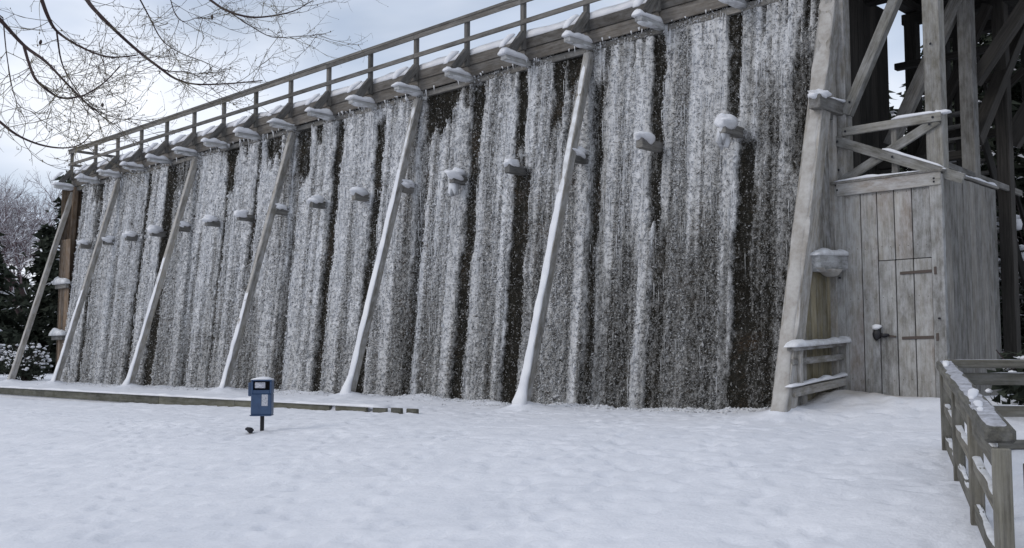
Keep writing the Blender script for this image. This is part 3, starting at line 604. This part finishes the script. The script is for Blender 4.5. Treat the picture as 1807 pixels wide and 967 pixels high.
# ------------------------------------------------------------------ shed
SH = thing('wooden_shed', 'narrow grey board shed with a padlocked plank door under the stair bay', 'shed', (-7.05, 16.9, 1.0))
x0, x1, yf, yb, zb, zt = -7.93, -6.22, 15.72, 17.95, 0.86, 4.44
XP = [-7.79, -7.52, -7.245, -6.965, -6.68, -6.39]
core = mobj('shed_lining', [(x0 + .04, yf + .06, zb), (x1 - .04, yf + .06, zb), (x1 - .04, yb - .04, zb), (x0 + .04, yb - .04, zb), (x0 + .04, yf + .06, zt - .02), (x1 - .04, yf + .06, zt - .02), (x1 - .04, yb - .04, zt - .02), (x0 + .04, yb - .04, zt - .02)],
            [(0, 1, 5, 4), (1, 2, 6, 5), (2, 3, 7, 6), (3, 0, 4, 7), (4, 5, 6, 7)], M['dark'], SH, origin=(-7.05, 16.8, 1))
beam('corner_post', (x0 + 0.04, yf, zb), (x0 + 0.04, yf, zt - 0.03), 0.16, 0.09, M['shed'], SH)
beam('corner_post', (x1 - 0.07, yf, zb), (x1 - 0.07, yf, zt - 0.03), 0.19, 0.10, M['shed'], SH)
beam('fascia', (x0 + 0.03, yf - 0.055, zt - 0.10), (x1 + 0.02, yf - 0.055, zt - 0.10), 0.21, 0.035, M['shed'], SH, hint=(0, 0, 1))
DT, D0 = 3.13, -7.375
for k in range(5):
    a, b = XP[k] + 0.007, XP[k + 1] - 0.007
    lo = zb
    if k >= 2: lo = DT + 0.012
    beam('plank', ((a + b) / 2, yf + random.uniform(0, .012), lo), ((a + b) / 2, yf, zt - 0.17), b - a, 0.03, M['shed'], SH, ch=0.006)
beam('cover_strip', (x0 + 0.135, yf - 0.03, zb), (x0 + 0.135, yf - 0.03, zt - 0.2), 0.05, 0.02, M['shed'], SH)
DR = reg(bpy.data.objects.new('door', mesh('door', [(D0 + .01, 0, 0)], [], M['shed'])), Matrix.Translation((0, 0, 0)), SH) if False else None
door_back = mobj('door', [(XP[2] + .01, yf + .028, 1.0), (XP[5] - .01, yf + .028, 1.0), (XP[5] - .01, yf + .028, DT), (XP[2] + .01, yf + .028, DT), (XP[2] + .01, yf + .05, 1.0), (XP[5] - .01, yf + .05, 1.0), (XP[5] - .01, yf + .05, DT), (XP[2] + .01, yf + .05, DT)],
                 [(0, 1, 2, 3), (5, 4, 7, 6), (1, 5, 6, 2), (4, 0, 3, 7), (3, 2, 6, 7), (4, 5, 1, 0)], M['dark'], SH, origin=(-6.45, yf, 1.0))
for k in range(2, 5):
    a, b = XP[k] + 0.008, XP[k + 1] - 0.008
    beam('door_plank', ((a + b) / 2, yf + random.uniform(-.006, .004), zb), ((a + b) / 2, yf, DT), b - a, 0.03, M['shed'], door_back, ch=0.006)
beam('door_plank', ((D0 + XP[2]) / 2, yf - 0.012, zb), ((D0 + XP[2]) / 2, yf - 0.012, 2.0), XP[2] - D0 - 0.01, 0.03, M['shed'], door_back, ch=0.006)
for z in (2.93, 1.92): beam('hinge', (XP[5] + 0.06, yf - 0.03, z), (XP[5] - 0.50, yf - 0.03, z - 0.01), 0.045, 0.012, M['rust'], door_back, hint=(0, 0, 1))
for z in (2.93, 1.92): beam('hinge_knuckle', (XP[5] + 0.06, yf - 0.045, z - 0.06), (XP[5] + 0.06, yf - 0.045, z + 0.06), 0.04, 0.03, M['rust'], door_back)
beam('latch', (-7.30, yf - 0.035, 1.98), (-6.98, yf - 0.035, 1.93), 0.03, 0.015, M['rust'], door_back, hint=(0, 0, 1))
blob('padlock', (-7.28, yf - 0.07, 1.98), (0.065, 0.05, 0.10), M['black'], door_back, seed=3, rough=0.2)
blob('handle', (-7.16, yf - 0.07, 1.96), (0.07, 0.04, 0.035), M['black'], door_back, seed=8, rough=0.4)
blob('snow_cap', (-7.28, yf - 0.07, 2.09), (0.075, 0.06, 0.045), M['snow'], door_back, seed=6)
boards('side_plank', ('x', x1 + 0.012), yf + 0.05, yb, zb, zt - 0.02, 9, M['wood'], SH, jit=0.004)
boards('rear_plank', ('y', yb), x0, x1, zb, zt - 0.02, 7, M['wood'], SH)
boards('side_plank', ('x', x0 - 0.012), yf + 0.05, yb, zb, zt - 0.02, 9, M['wood'], SH)
for p in ((x0 + .05, zt - .1), (x1 - .08, zt - .1), (x1 - .08, zt - .15), (x0 + .05, 2.9), (x1 - .07, 2.2)):
    beam('bolt', (p[0], yf - 0.04, p[1]), (p[0], yf - 0.085, p[1]), 0.028, 0.028, M['stone'], SH, ch=0.01)
V = []; F = []
for k in range(5):
    for z in (1.25, 2.55, 3.35, 4.2):
        for dx in (-.07, .07):
            c = ((XP[k] + XP[k + 1]) / 2 + dx, yf - 0.018, z + random.uniform(-.02, .02)); o = len(V); r = .006
            V += [(c[0] - r, c[1], c[2] - r), (c[0] + r, c[1], c[2] - r), (c[0] + r, c[1], c[2] + r), (c[0] - r, c[1], c[2] + r), (c[0], c[1] - .004, c[2])]; F += [(o, o + 1, o + 4), (o + 1, o + 2, o + 4), (o + 2, o + 3, o + 4), (o + 3, o, o + 4)]
mobj('nail_heads', V, F, M['rust'], SH, kind='stuff', origin=(-7, yf, 2))
rf = beam('roof', (-7.08, yf - 0.09, zt + 0.02), (-7.08, yb + 0.08, zt + 0.02), (x1 - x0) + 0.12, 0.045, M['wood'], SH)
snow_cap((-7.15, yf - 0.06, zt + 0.04), (-7.15, yb, zt + 0.04), 1.55, 0.06, rf, name='roof_snow', lump=0.3)
snow_cap((x0, yf - 0.07, zt + 0.04), (x1 - 0.3, yf - 0.07, zt + 0.04), 0.07, 0.035, rf, lump=0.7)
snow_cap((x1 + 0.03, yf, zt + 0.04), (x1 + 0.03, yb, zt + 0.04), 0.07, 0.035, rf, lump=0.7)

# ------------------------------------------------------------------ blue dispenser
gz = float(G(-14.4, 9.0, False)); DPX, DPY = -14.42, 9.02
DP = thing('waste_bin', 'small blue metal waste bin on a thin post in the snow', 'bin', (DPX, DPY, gz))
hx = Vector((0.71, 0.70, 0)).normalized(); fw = Vector((0.75, -0.66, 0)).normalized(); hx = Vector((-fw.y, fw.x, 0))
def dp(a, b, c): return tuple(Vector((DPX, DPY, gz)) + hx * a + fw * b + Vector((0, 0, c)))
def dbox(name, a0, a1, b0, b1, c0, c1, m, parent=DP):
    return beam(name, dp((a0 + a1) / 2, (b0 + b1) / 2, c0), dp((a0 + a1) / 2, (b0 + b1) / 2, c1), a1 - a0, b1 - b0, m, parent, hint=tuple(hx), ch=0.012)
dbox('post', -0.035, 0.025, -0.17, -0.11, -0.2, 0.72, M['black'])
dbox('body', -0.14, 0.18, -0.10, 0.16, 0.27, 0.60, M['blue'])
dbox('side_panel', -0.14, -0.11, -0.10, 0.16, 0.60, 0.80, M['blue']); dbox('side_panel', 0.15, 0.18, -0.10, 0.16, 0.60, 0.80, M['blue'])
dbox('back_panel', -0.11, 0.15, -0.10, -0.07, 0.60, 0.80, M['black'])
dbox('front_panel', -0.11, 0.15, 0.13, 0.16, 0.60, 0.66, M['blue'])
lid = dbox('lid', -0.155, 0.19, -0.12, 0.17, 0.80, 0.822, M['blue'])
dbox('bag_box', -0.20, -0.142, -0.06, 0.08, 0.56, 0.78, M['blue'])
dbox('base_rim', -0.16, 0.185, -0.11, 0.165, 0.25, 0.272, M['blue'])
dbox('label', 0.03, 0.125, 0.161, 0.165, 0.41, 0.59, M['label']); dbox('label', -0.08, 0.08, 0.131, 0.165, 0.69, 0.78, M['label'])
snow_cap(dp(-0.15, 0.02, 0.822), dp(0.18, 0.02, 0.822), 0.26, 0.05, lid, lump=0.2)
lo = blob('dark_stone', dp(-0.17, 0.02, 0.03), (0.075, 0.06, 0.05), M['stone'], None, seed=17, rough=0.4)
lo['label'] = 'small dark stone lying in the snow left of the blue bin post'; lo['category'] = 'stone'

# ------------------------------------------------------------------ fences on the right
def fence(name, label, p0, p1, zt0, zt1, rails, nposts, wr=0.17, big=False, group=None, snow=0.02, hr=0.0):
    T = thing(name, label, 'fence', (p0[0], p0[1], float(G(p0[0], p0[1], False))), group)
    a = Vector((p0[0], p0[1], zt0)); b = Vector((p1[0], p1[1], zt1))
    side = (b - a).cross(Vector((0, 0, 1))).normalized()
    for k in range(nposts):
        q = k / (nposts - 1) if nposts > 1 else 0
        c = a.lerp(b, q)
        beam('post', (c.x, c.y, c.z - 1.3), (c.x, c.y, c.z - 0.07), 0.10, 0.10, M['fence'], T, hint=tuple(side))
    top = beam('handrail', a, b, wr, 0.09, M['fence'], T, hint=tuple(side), ch=0.035)
    up = Vector((0, 0, 1))
    snow_cap(a.lerp(b, 0.01) + up * 0.043, b + up * 0.043, wr * 0.8, 0.010, top, lump=0.3, name='frost_film', m=M['frostfilm'])
    for k in range(int((b - a).length * 0.6)):
        q = random.uniform(0.12, 0.93); e = min(0.99, q + random.uniform(0.03, 0.14))
        snow_cap(a.lerp(b, q) + up * 0.047 + side * random.uniform(-.05, .05), a.lerp(b, e) + up * 0.047 + side * random.uniform(-.04, .04), wr * 0.35, snow, top, lump=0.9)
    for dz, h in rails:
        r = beam('rail', a - up * dz + side * 0.0, b - up * dz, h, 0.05, M['fence'], T, hint=(0, 0, 1))
        snow_cap(a.lerp(b, 0.05) + up * (h / 2 - dz), a.lerp(b, 0.97) + up * (h / 2 - dz), 0.045, 0.010, r, lump=0.8, m=M['ice'])
    return T
fence('wooden_fence', 'grey timber railing running from the near right corner towards the shed', (-2.2, 6.30), (-4.42, 11.1), 1.15, 1.53, [(0.17, 0.13), (0.45, 0.10), (0.80, 0.12)], 4)
fence('wooden_fence', 'railing turning right from the far corner, behind the near post', (-4.42, 11.12), (-1.2, 14.3), 1.54, 1.53, [(0.16, 0.13), (0.50, 0.12), (0.85, 0.1)], 4, snow=0.02)
fence('wooden_fence', 'low snow covered rail crossing behind the near railing post at the right edge', (-2.35, 7.3), (0.6, 9.6), 0.98, 0.98, [(0.24, 0.1)], 3, snow=0.06)
fence('wooden_fence', 'distant dark rail right of the shed in front of the snowy shrubs', (-6.0, 22.0), (2, 26), 2.0, 2.0, [(0.35, 0.12)], 5)

# ------------------------------------------------------------------ trees
def tube_path(pts, r0, r1, n=5):
    pts = [Vector(p) for p in pts]; V = []; F = []; x = None
    for i, p in enumerate(pts):
        t = (pts[min(i + 1, len(pts) - 1)] - pts[max(i - 1, 0)]).normalized()
        x = t.orthogonal() if x is None else x - t * x.dot(t)
        if x.length < 1e-6: x = t.orthogonal()
        x.normalize(); y = t.cross(x)
        r = r0 + (r1 - r0) * i / (len(pts) - 1)
        for j in range(n):
            a = 2 * math.pi * j / n; V.append(p + (x * math.cos(a) + y * math.sin(a)) * r)
    for i in range(len(pts) - 1):
        for j in range(n):
            k = (j + 1) % n; F.append((i * n + j, i * n + k, (i + 1) * n + k, (i + 1) * n + j))
    return V, F
def merge(parts):
    V = []; F = []
    for v, f in parts:
        o = len(V); V += [tuple(p) for p in v]; F += [tuple(i + o for i in q) for q in f]
    return V, F
def smooth_path(pts, sub=4):
    pts = [Vector(p) for p in pts]; P = [pts[0] * 2 - pts[1]] + pts + [pts[-1] * 2 - pts[-2]]; out = []
    for i in range(1, len(P) - 2):
        for k in range(sub):
            t = k / sub; a, b, c, d = P[i - 1], P[i], P[i + 1], P[i + 2]
            out.append(0.5 * ((2 * b) + (c - a) * t + (2 * a - 5 * b + 4 * c - d) * t * t + (3 * b - a - 3 * c + d) * t ** 3))
    out.append(pts[-1]); return out
LIMBS = [
[(-7.89,2.66,4.09),(-7.92,2.85,3.94),(-7.63,2.90,3.77),(-7.43,2.97,3.59),(-7.55,3.17,3.50),(-7.52,3.26,3.43)],
[(-7.70,2.77,3.87),(-7.62,2.78,3.73),(-7.38,2.74,3.56),(-7.44,2.85,3.51),(-7.55,2.99,3.50),(-7.30,3.02,3.47),(-7.09,3.03,3.48),(-7.20,3.18,3.61),(-7.21,3.27,3.73)],
[(-8.15,3.39,4.51),(-7.90,3.35,4.35),(-7.78,3.44,4.20),(-7.90,3.64,4.14),(-7.79,3.73,4.02),(-7.51,3.72,3.87),(-7.49,3.85,3.80),(-7.56,4.06,3.81),(-7.27,4.17,3.78),(-6.92,4.28,3.76)],
[(-7.75,3.83,3.94),(-7.52,3.82,3.86),(-7.55,4.03,3.89),(-7.53,4.24,3.76)],
[(-7.85,2.93,4.32),(-7.85,2.99,4.18),(-8.03,3.13,4.14),(-7.83,3.22,4.00),(-7.49,3.30,3.86),(-7.46,3.51,3.91)],
[(-7.55,2.94,3.99),(-7.74,3.06,3.82),(-7.76,3.16,3.67),(-7.46,3.17,3.44),(-7.36,3.26,3.35)],
[(-8.24,3.88,4.66),(-8.36,4.04,4.55),(-8.16,4.06,4.31),(-7.91,4.11,4.15),(-7.94,4.34,4.13),(-7.94,4.50,4.09)],
[(-8.00,4.04,4.64),(-7.97,4.08,4.49),(-7.72,4.03,4.36),(-7.68,4.14,4.41),(-7.77,4.34,4.46)],
[(-8.35,4.57,4.86),(-8.07,4.61,4.68),(-7.84,4.71,4.59),(-7.88,4.96,4.67),(-7.77,5.12,4.73),(-7.47,5.10,4.74)],
[(-8.24,4.71,4.75),(-7.93,4.76,4.55),(-7.89,4.97,4.48),(-7.89,5.21,4.54),(-7.55,5.31,4.51)],
[(-7.44,2.52,3.24),(-7.32,2.61,3.13),(-7.44,2.81,3.11),(-7.30,2.91,3.08),(-7.00,2.91,3.06),(-7.00,3.00,3.16)],
[(-7.62,2.59,4.02),(-7.78,2.69,3.75),(-7.88,2.80,3.49),(-7.59,2.82,3.36),(-7.44,2.88,3.20)]]
TBX, TBY = -10.2, 0.3
OT = thing('overhanging_tree', 'leafless tree hanging thin drooping branches into the upper left sky', 'tree', (TBX, TBY, 0.0))
v, f = tube_path(smooth_path([(TBX, TBY, -0.1), (TBX + .05, TBY + .05, 2), (TBX - .05, TBY + .1, 4.5), (TBX, TBY + .2, 7.0), (TBX + .1, TBY + .3, 9.0)]), 0.26, 0.09, 10)
mobj('trunk', v, f, M['bark'], OT, True, origin=(TBX, TBY, 0))
tw = []
LR = [0.015, 0.012, 0.016, 0.006, 0.016, 0.007, 0.007, 0.005, 0.012, 0.006, 0.010, 0.005]
FROMT = {0: 5.6, 2: 7.2, 4: 6.6, 6: 7.8, 7: 8.0, 8: 8.4, 10: 4.4, 11: 5.9}
rt = random.Random(5)
def twig(p, d, L, r, depth):
    pts = [Vector(p)]; d = d.normalized(); n = 6; cur = pts[0].copy()
    bend = Vector((rt.gauss(0, .35), rt.gauss(0, .35), rt.uniform(-.1, .75)))
    for k in range(n):
        d = (d + bend * 0.16 + Vector((rt.gauss(0, .09), rt.gauss(0, .09), rt.gauss(0, .09)))).normalized()
        cur = cur + d * L / n; pts.append(cur.copy())
        if depth < 2 and k > 0 and rt.random() < (0.80 if depth == 0 else 0.6):
            sd2 = (d + Vector((rt.gauss(0, .75), rt.gauss(0, .75), rt.gauss(-.15, .6)))).normalized()
            twig(cur, sd2, L * rt.uniform(0.3, 0.6), r * 0.7, depth + 1)
    tw.append(tube_path(pts, r, r * 0.45, 3))
    if rt.random() < 0.5:
        c = pts[-1]; s = r * 1.9; tw.append(([c + Vector((s, 0, 0)), c + Vector((-s, s, 0)), c + Vector((-s, -s, 0)), c + Vector((0, 0, s * 2)), c - Vector((0, 0, s * 2))],
                                          [(0, 1, 3), (1, 2, 3), (2, 0, 3), (1, 0, 4), (2, 1, 4), (0, 2, 4)]))
for k, l in enumerate(LIMBS):
    P = smooth_path(l, 4)
    if k in FROMT:
        s = Vector((TBX, TBY + .15, FROMT[k] - 0.9)); e = P[0]
        pre = smooth_path([s, s.lerp(e, 0.45) + Vector((0, 0, 0.7)), e], 4); P = pre[:-1] + P; base = len(pre) - 1
    else: base = 0
    v, f = tube_path(P, LR[k] * (1.3 if k in FROMT else 1), LR[k] * 0.28, 6)
    mobj('branch', v, f, M['bark'], OT, True, origin=tuple(P[0]))
    vis = P[max(base, 1):]
    n = int(len(vis) * 0.72)
    for j in range(n):
        i = rt.randrange(0, len(vis) - 1); t = (vis[min(i + 1, len(vis) - 1)] - vis[i]).normalized()
        d = t * 0.8 + Vector((rt.gauss(0, .7), rt.gauss(0, .7), rt.gauss(-.1, .6)))
        twig(vis[i], d, rt.uniform(0.22, 0.55), 0.0030, 0)
v, f = merge(tw); mobj('twigs', v, f, M['thin'], OT, kind='stuff', origin=(-7.8, 3.5, 4))
for c in ((-7.62, 3.33, 3.52), (-7.9, 4.38, 4.52), (-7.95, 2.98, 4.0)):
    blob('withered_leaf', c, (0.014, 0.010, 0.018), M['bark'], OT, seed=int(c[2] * 10), rough=0.5, n=5)

def conifer(name, label, x, y, z, h, rad, nb, spray, snowy, group, seed):
    R = np.random.default_rng(seed)
    T = thing(name, label, 'tree', (x, y, z), group)
    v, f = tube_path([(x, y, z - .2), (x, y, z + h * .5), (x, y, z + h)], h * 0.02, 0.02, 6); mobj('trunk', v, f, M['bark'], T, origin=(x, y, z))
    V = []; S = []
    for b in range(nb):
        q = (b + R.random()) / nb; q = q ** 1.15; zz = z + h * (0.04 + 0.95 * q); r = rad * (1 - q) ** 0.8 * R.uniform(0.65, 1.12) + 0.15
        a = R.uniform(0, 2 * math.pi); n = max(3, int(r / spray * 2.3)); ca, sa = math.cos(a), math.sin(a)
        for k in range(n):
            t = (k + R.random()) / n; rr = r * t; dz = -0.30 * r * t * t + 0.05 * r * t
            cx, cy, cz = x + ca * rr, y + sa * rr, zz + dz
            for m_ in range(4):
                s = spray * R.uniform(0.6, 1.3) * (1.1 - 0.4 * t); o = R.normal(0, spray * 0.45, 3); o[2] *= 0.4
                d = R.normal(0, 1, 3); d[2] = d[2] * 0.35 - 0.3; d /= np.linalg.norm(d); e = np.cross(d, R.normal(0, 1, 3)); e /= np.linalg.norm(e)
                c = np.array([cx, cy, cz]) + o
                V += [c - e * s * 0.32, c + e * s * 0.32, c + d * s]
            if R.random() < snowy:
                s = spray * R.uniform(0.25, 0.7); c = np.array([cx, cy, cz + spray * 0.15]) + R.normal(0, spray * .25, 3) * [1, 1, .3]
                u = np.array([ca, sa, -0.25 + R.normal(0, .2)]) * s; w = np.array([-sa, ca, R.normal(0, .25)]) * s * R.uniform(.3, .6)
                hh = np.array([0, 0, s * 0.3]); S += [[c + u, c + w, c + hh], [c + w, c - u, c + hh], [c - u, c - w, c + hh], [c - w, c + u, c + hh]]
    V = np.array(V); mobj('foliage', V, np.arange(len(V)).reshape(-1, 3), M['needle'], T, origin=(x, y, z), kind='stuff')
    S = np.array(S).reshape(-1, 3)
    if len(S): mobj('snow_clumps', S, np.arange(len(S)).reshape(-1, 3), M['snow'], T, origin=(x, y, z), kind='stuff')
    return T
gr = 'dark conifers behind the far end of the tower'
conifer('conifer', 'tall narrow dark conifer just left of the tower end', -62.5, 25.6, 0.7, 12.2, 2.3, 150, 0.55, 0.10, gr, 1)
conifer('conifer', 'broad dark conifer at the left edge of the picture', -63.0, 20.6, 0.7, 9.2, 4.2, 170, 0.6, 0.12, gr, 2)
conifer('conifer', 'lower dark conifer between the broad one and the narrow one', -68.0, 26.5, 0.7, 9.5, 3.6, 150, 0.6, 0.10, gr, 3)
conifer('conifer', 'dark conifer behind the last slanting prop', -60.0, 27.5, 0.7, 7.8, 3.0, 130, 0.55, 0.15, gr, 4)
gr = 'snowy conifers behind the stair bay'
def pxpt(az, dist): a = math.radians(az); return (-math.cos(a) * dist, math.sin(a) * dist)
conifer('snowy_conifer', 'large snow dusted conifer filling the right edge behind the shed', *pxpt(73.5, 29), 1.0, 12.0, 4.3, 950, 0.30, 0.42, gr, 5)
conifer('snowy_conifer', 'snowy conifer seen between the shed and the stair bay posts', *pxpt(69.2, 36), 1.0, 12.0, 4.6, 460, 0.4, 0.5, gr, 6)
conifer('snowy_conifer', 'distant conifer seen low through the open stair bay', *pxpt(65.0, 46), 1.0, 12.6, 5.2, 320, 0.5, 0.4, gr, 7)
conifer('snowy_conifer', 'narrow snowy conifer close behind the rear posts of the stair bay', *pxpt(71.0, 27), 1.0, 10.6, 2.6, 420, 0.3, 0.45, gr, 9)
conifer('snowy_conifer', 'snow dusted conifer beyond the right edge', *pxpt(78.5, 26), 1.0, 10.0, 3.6, 300, 0.32, 0.45, gr, 8)

def bare_tree(label, x, y, z, h, seed, spread=0.55):
    R = random.Random(seed); T = thing('frosted_tree', label, 'tree', (x, y, z), 'bare snowy trees behind the conifers'); big = []; fine = []; sn = []
    def grow(p, d, L, r, dep):
        pts = [p]; c = p
        for k in range(4):
            d = (d + Vector((R.gauss(0, .16), R.gauss(0, .16), R.gauss(0.03, .1)))).normalized(); c = c + d * L / 4; pts.append(c)
        (big if dep < 2 else fine).append(tube_path(pts, r, r * 0.6, 5 if dep < 2 else 3))
        if dep >= 2 and R.random() < 0.4:
            sn.append(tube_path([q + Vector((0, 0, r * 1.2)) for q in pts], r * 0.7 + 0.012, r * 0.6 + 0.008, 3))
        if dep < 6:
            for k in range(4):
                q = pts[R.choice((2, 3, 4, 4))]
                nd = (d + Vector((R.gauss(0, spread), R.gauss(0, spread), R.gauss(0.08, spread * .7)))).normalized()
                grow(q, nd, L * R.uniform(0.55, 0.8), r * 0.58, dep + 1)
    grow(Vector((x, y, z - .2)), Vector((0, 0, 1)), h * 0.34, h * 0.013, 0)
    v, f = merge(big); mobj('trunk', v, f, M['bark'], T, True, origin=(x, y, z))
    v, f = merge(fine); mobj('twigs', v, f, M['mauve'], T, origin=(x, y, z), kind='stuff')
    v, f = merge(sn); mobj('snow_on_twigs', v, f, M['snow'], T, origin=(x, y, z), kind='stuff')
bare_tree('leafless frosted tree spreading above the dark conifers at the left edge', -82.0, 30.0, 0.7, 19.0, 1)
bare_tree('smaller leafless frosted tree behind the tower end railing', -84.0, 36.5, 0.7, 17.5, 2)
bare_tree('pale leafless frosted tree furthest left behind the broad conifer', -88.0, 26.0, 0.7, 16.5, 3)

# snow covered shrubs and bench frames at the far left
def shrub(label, x, y, z, w, h, seed):
    R = np.random.default_rng(seed); T = thing('snowy_shrub', label, 'shrub', (x, y, z), 'snow covered shrubs')
    st = []
    for k in range(46):
        a = R.uniform(0, 6.28); rr = R.uniform(0.1, 1) * w / 2
        top = Vector((x + math.cos(a) * rr, y + math.sin(a) * rr, z + h * R.uniform(0.45, 1)))
        mid = Vector((x + math.cos(a) * rr * .4, y + math.sin(a) * rr * .4, z + h * .4)); st.append(tube_path([Vector((x, y, z - .1)), mid, top], 0.02, 0.008, 3))
    v, f = merge(st); mobj('stems', v, f, M['bark'], T, origin=(x, y, z), kind='stuff')
    V = []; n = 900
    c = R.normal(0, 1, (n, 3)); c /= np.linalg.norm(c, axis=1)[:, None]; c *= R.uniform(0.35, 1, (n, 1)); c = c * [w / 2, w / 2, h / 2] + [x, y, z + h / 2]
    tri = R.normal(0, 0.07, (n, 3, 3)) * [1, 1, .8] + c[:, None]; mobj('foliage', tri.reshape(-1, 3), np.arange(n * 3).reshape(-1, 3), M['needle'], T, origin=(x, y, z), kind='stuff')
    parts = []
    for k in range(80):
        a = R.uniform(0, 6.28); rr = math.sqrt(R.random()) * w / 2; q = math.sqrt(max(0, 1 - (rr * 2 / w) ** 2)); cz = z + h * (0.5 + 0.5 * q) * R.uniform(.62, 1.0)
        cx, cy = x + math.cos(a) * rr, y + math.sin(a) * rr; s = R.uniform(.03, .085) * w / 1.6; V = []; F = []
        for i in range(5):
            th = math.pi * i / 4
            for j in range(7):
                ph = 2 * math.pi * j / 7; kk = R.uniform(.8, 1.15); V.append((cx + s * math.sin(th) * math.cos(ph) * kk, cy + s * math.sin(th) * math.sin(ph) * kk, cz + 0.6 * s * math.cos(th) * kk))
        for i in range(4):
            for j in range(7): F.append((i * 7 + j, i * 7 + (j + 1) % 7, (i + 1) * 7 + (j + 1) % 7, (i + 1) * 7 + j))
        parts.append((V, F))
    v, f = merge(parts); mobj('snow_clumps', v, f, M['snow'], T, True, origin=(x, y, z), kind='stuff')
shrub('snow laden shrub beside the foot of the last prop at the far left', -46.5, 14.6, 0.6, 2.4, 1.5, 1)
shrub('tall snow laden shrub between the last prop and the brown end boards', -44.5, 16.6, 0.6, 2.0, 1.7, 2)
shrub('wide snow covered shrub at the left edge below the broad conifer', -49.0, 16.4, 0.6, 2.8, 1.9, 3)
shrub('low snowy shrub just left of the brown end boards', -42.5, 15.8, 0.6, 1.6, 1.2, 4)
shrub('rounded snow covered shrub behind the railing at the right edge', *pxpt(73.0, 15.5), 0.8, 1.5, 0.95, 5)
shrub('larger snow covered shrub right of the shed behind the fences', *pxpt(73.6, 24), 1.0, 4.2, 4.4, 6)

# far-off wood round the park
R = np.random.default_rng(4); V = []
for k in range(15000):
    a = R.uniform(math.radians(-30), math.radians(210)); d = R.uniform(120, 150); hh = 7.5 + 3.5 * float(fbm(np.array(a * 14), 1.0, 5, 3)) ; zz = R.uniform(0, 1) ** 1.1 * hh
    c = np.array([-math.cos(a) * d, math.sin(a) * d, zz + 0.5]); s = R.uniform(.5, 1.6)
    t = R.normal(0, s, (3, 3)); V.append(c + t)
ob = mobj('distant_wood', np.array(V).reshape(-1, 3), np.arange(len(V) * 3).reshape(-1, 3), M['needle'], kind='stuff', origin=(0, 130, 0))
ob['label'] = 'far-off dark wood on the horizon beyond the park'; ob['category'] = 'wood'
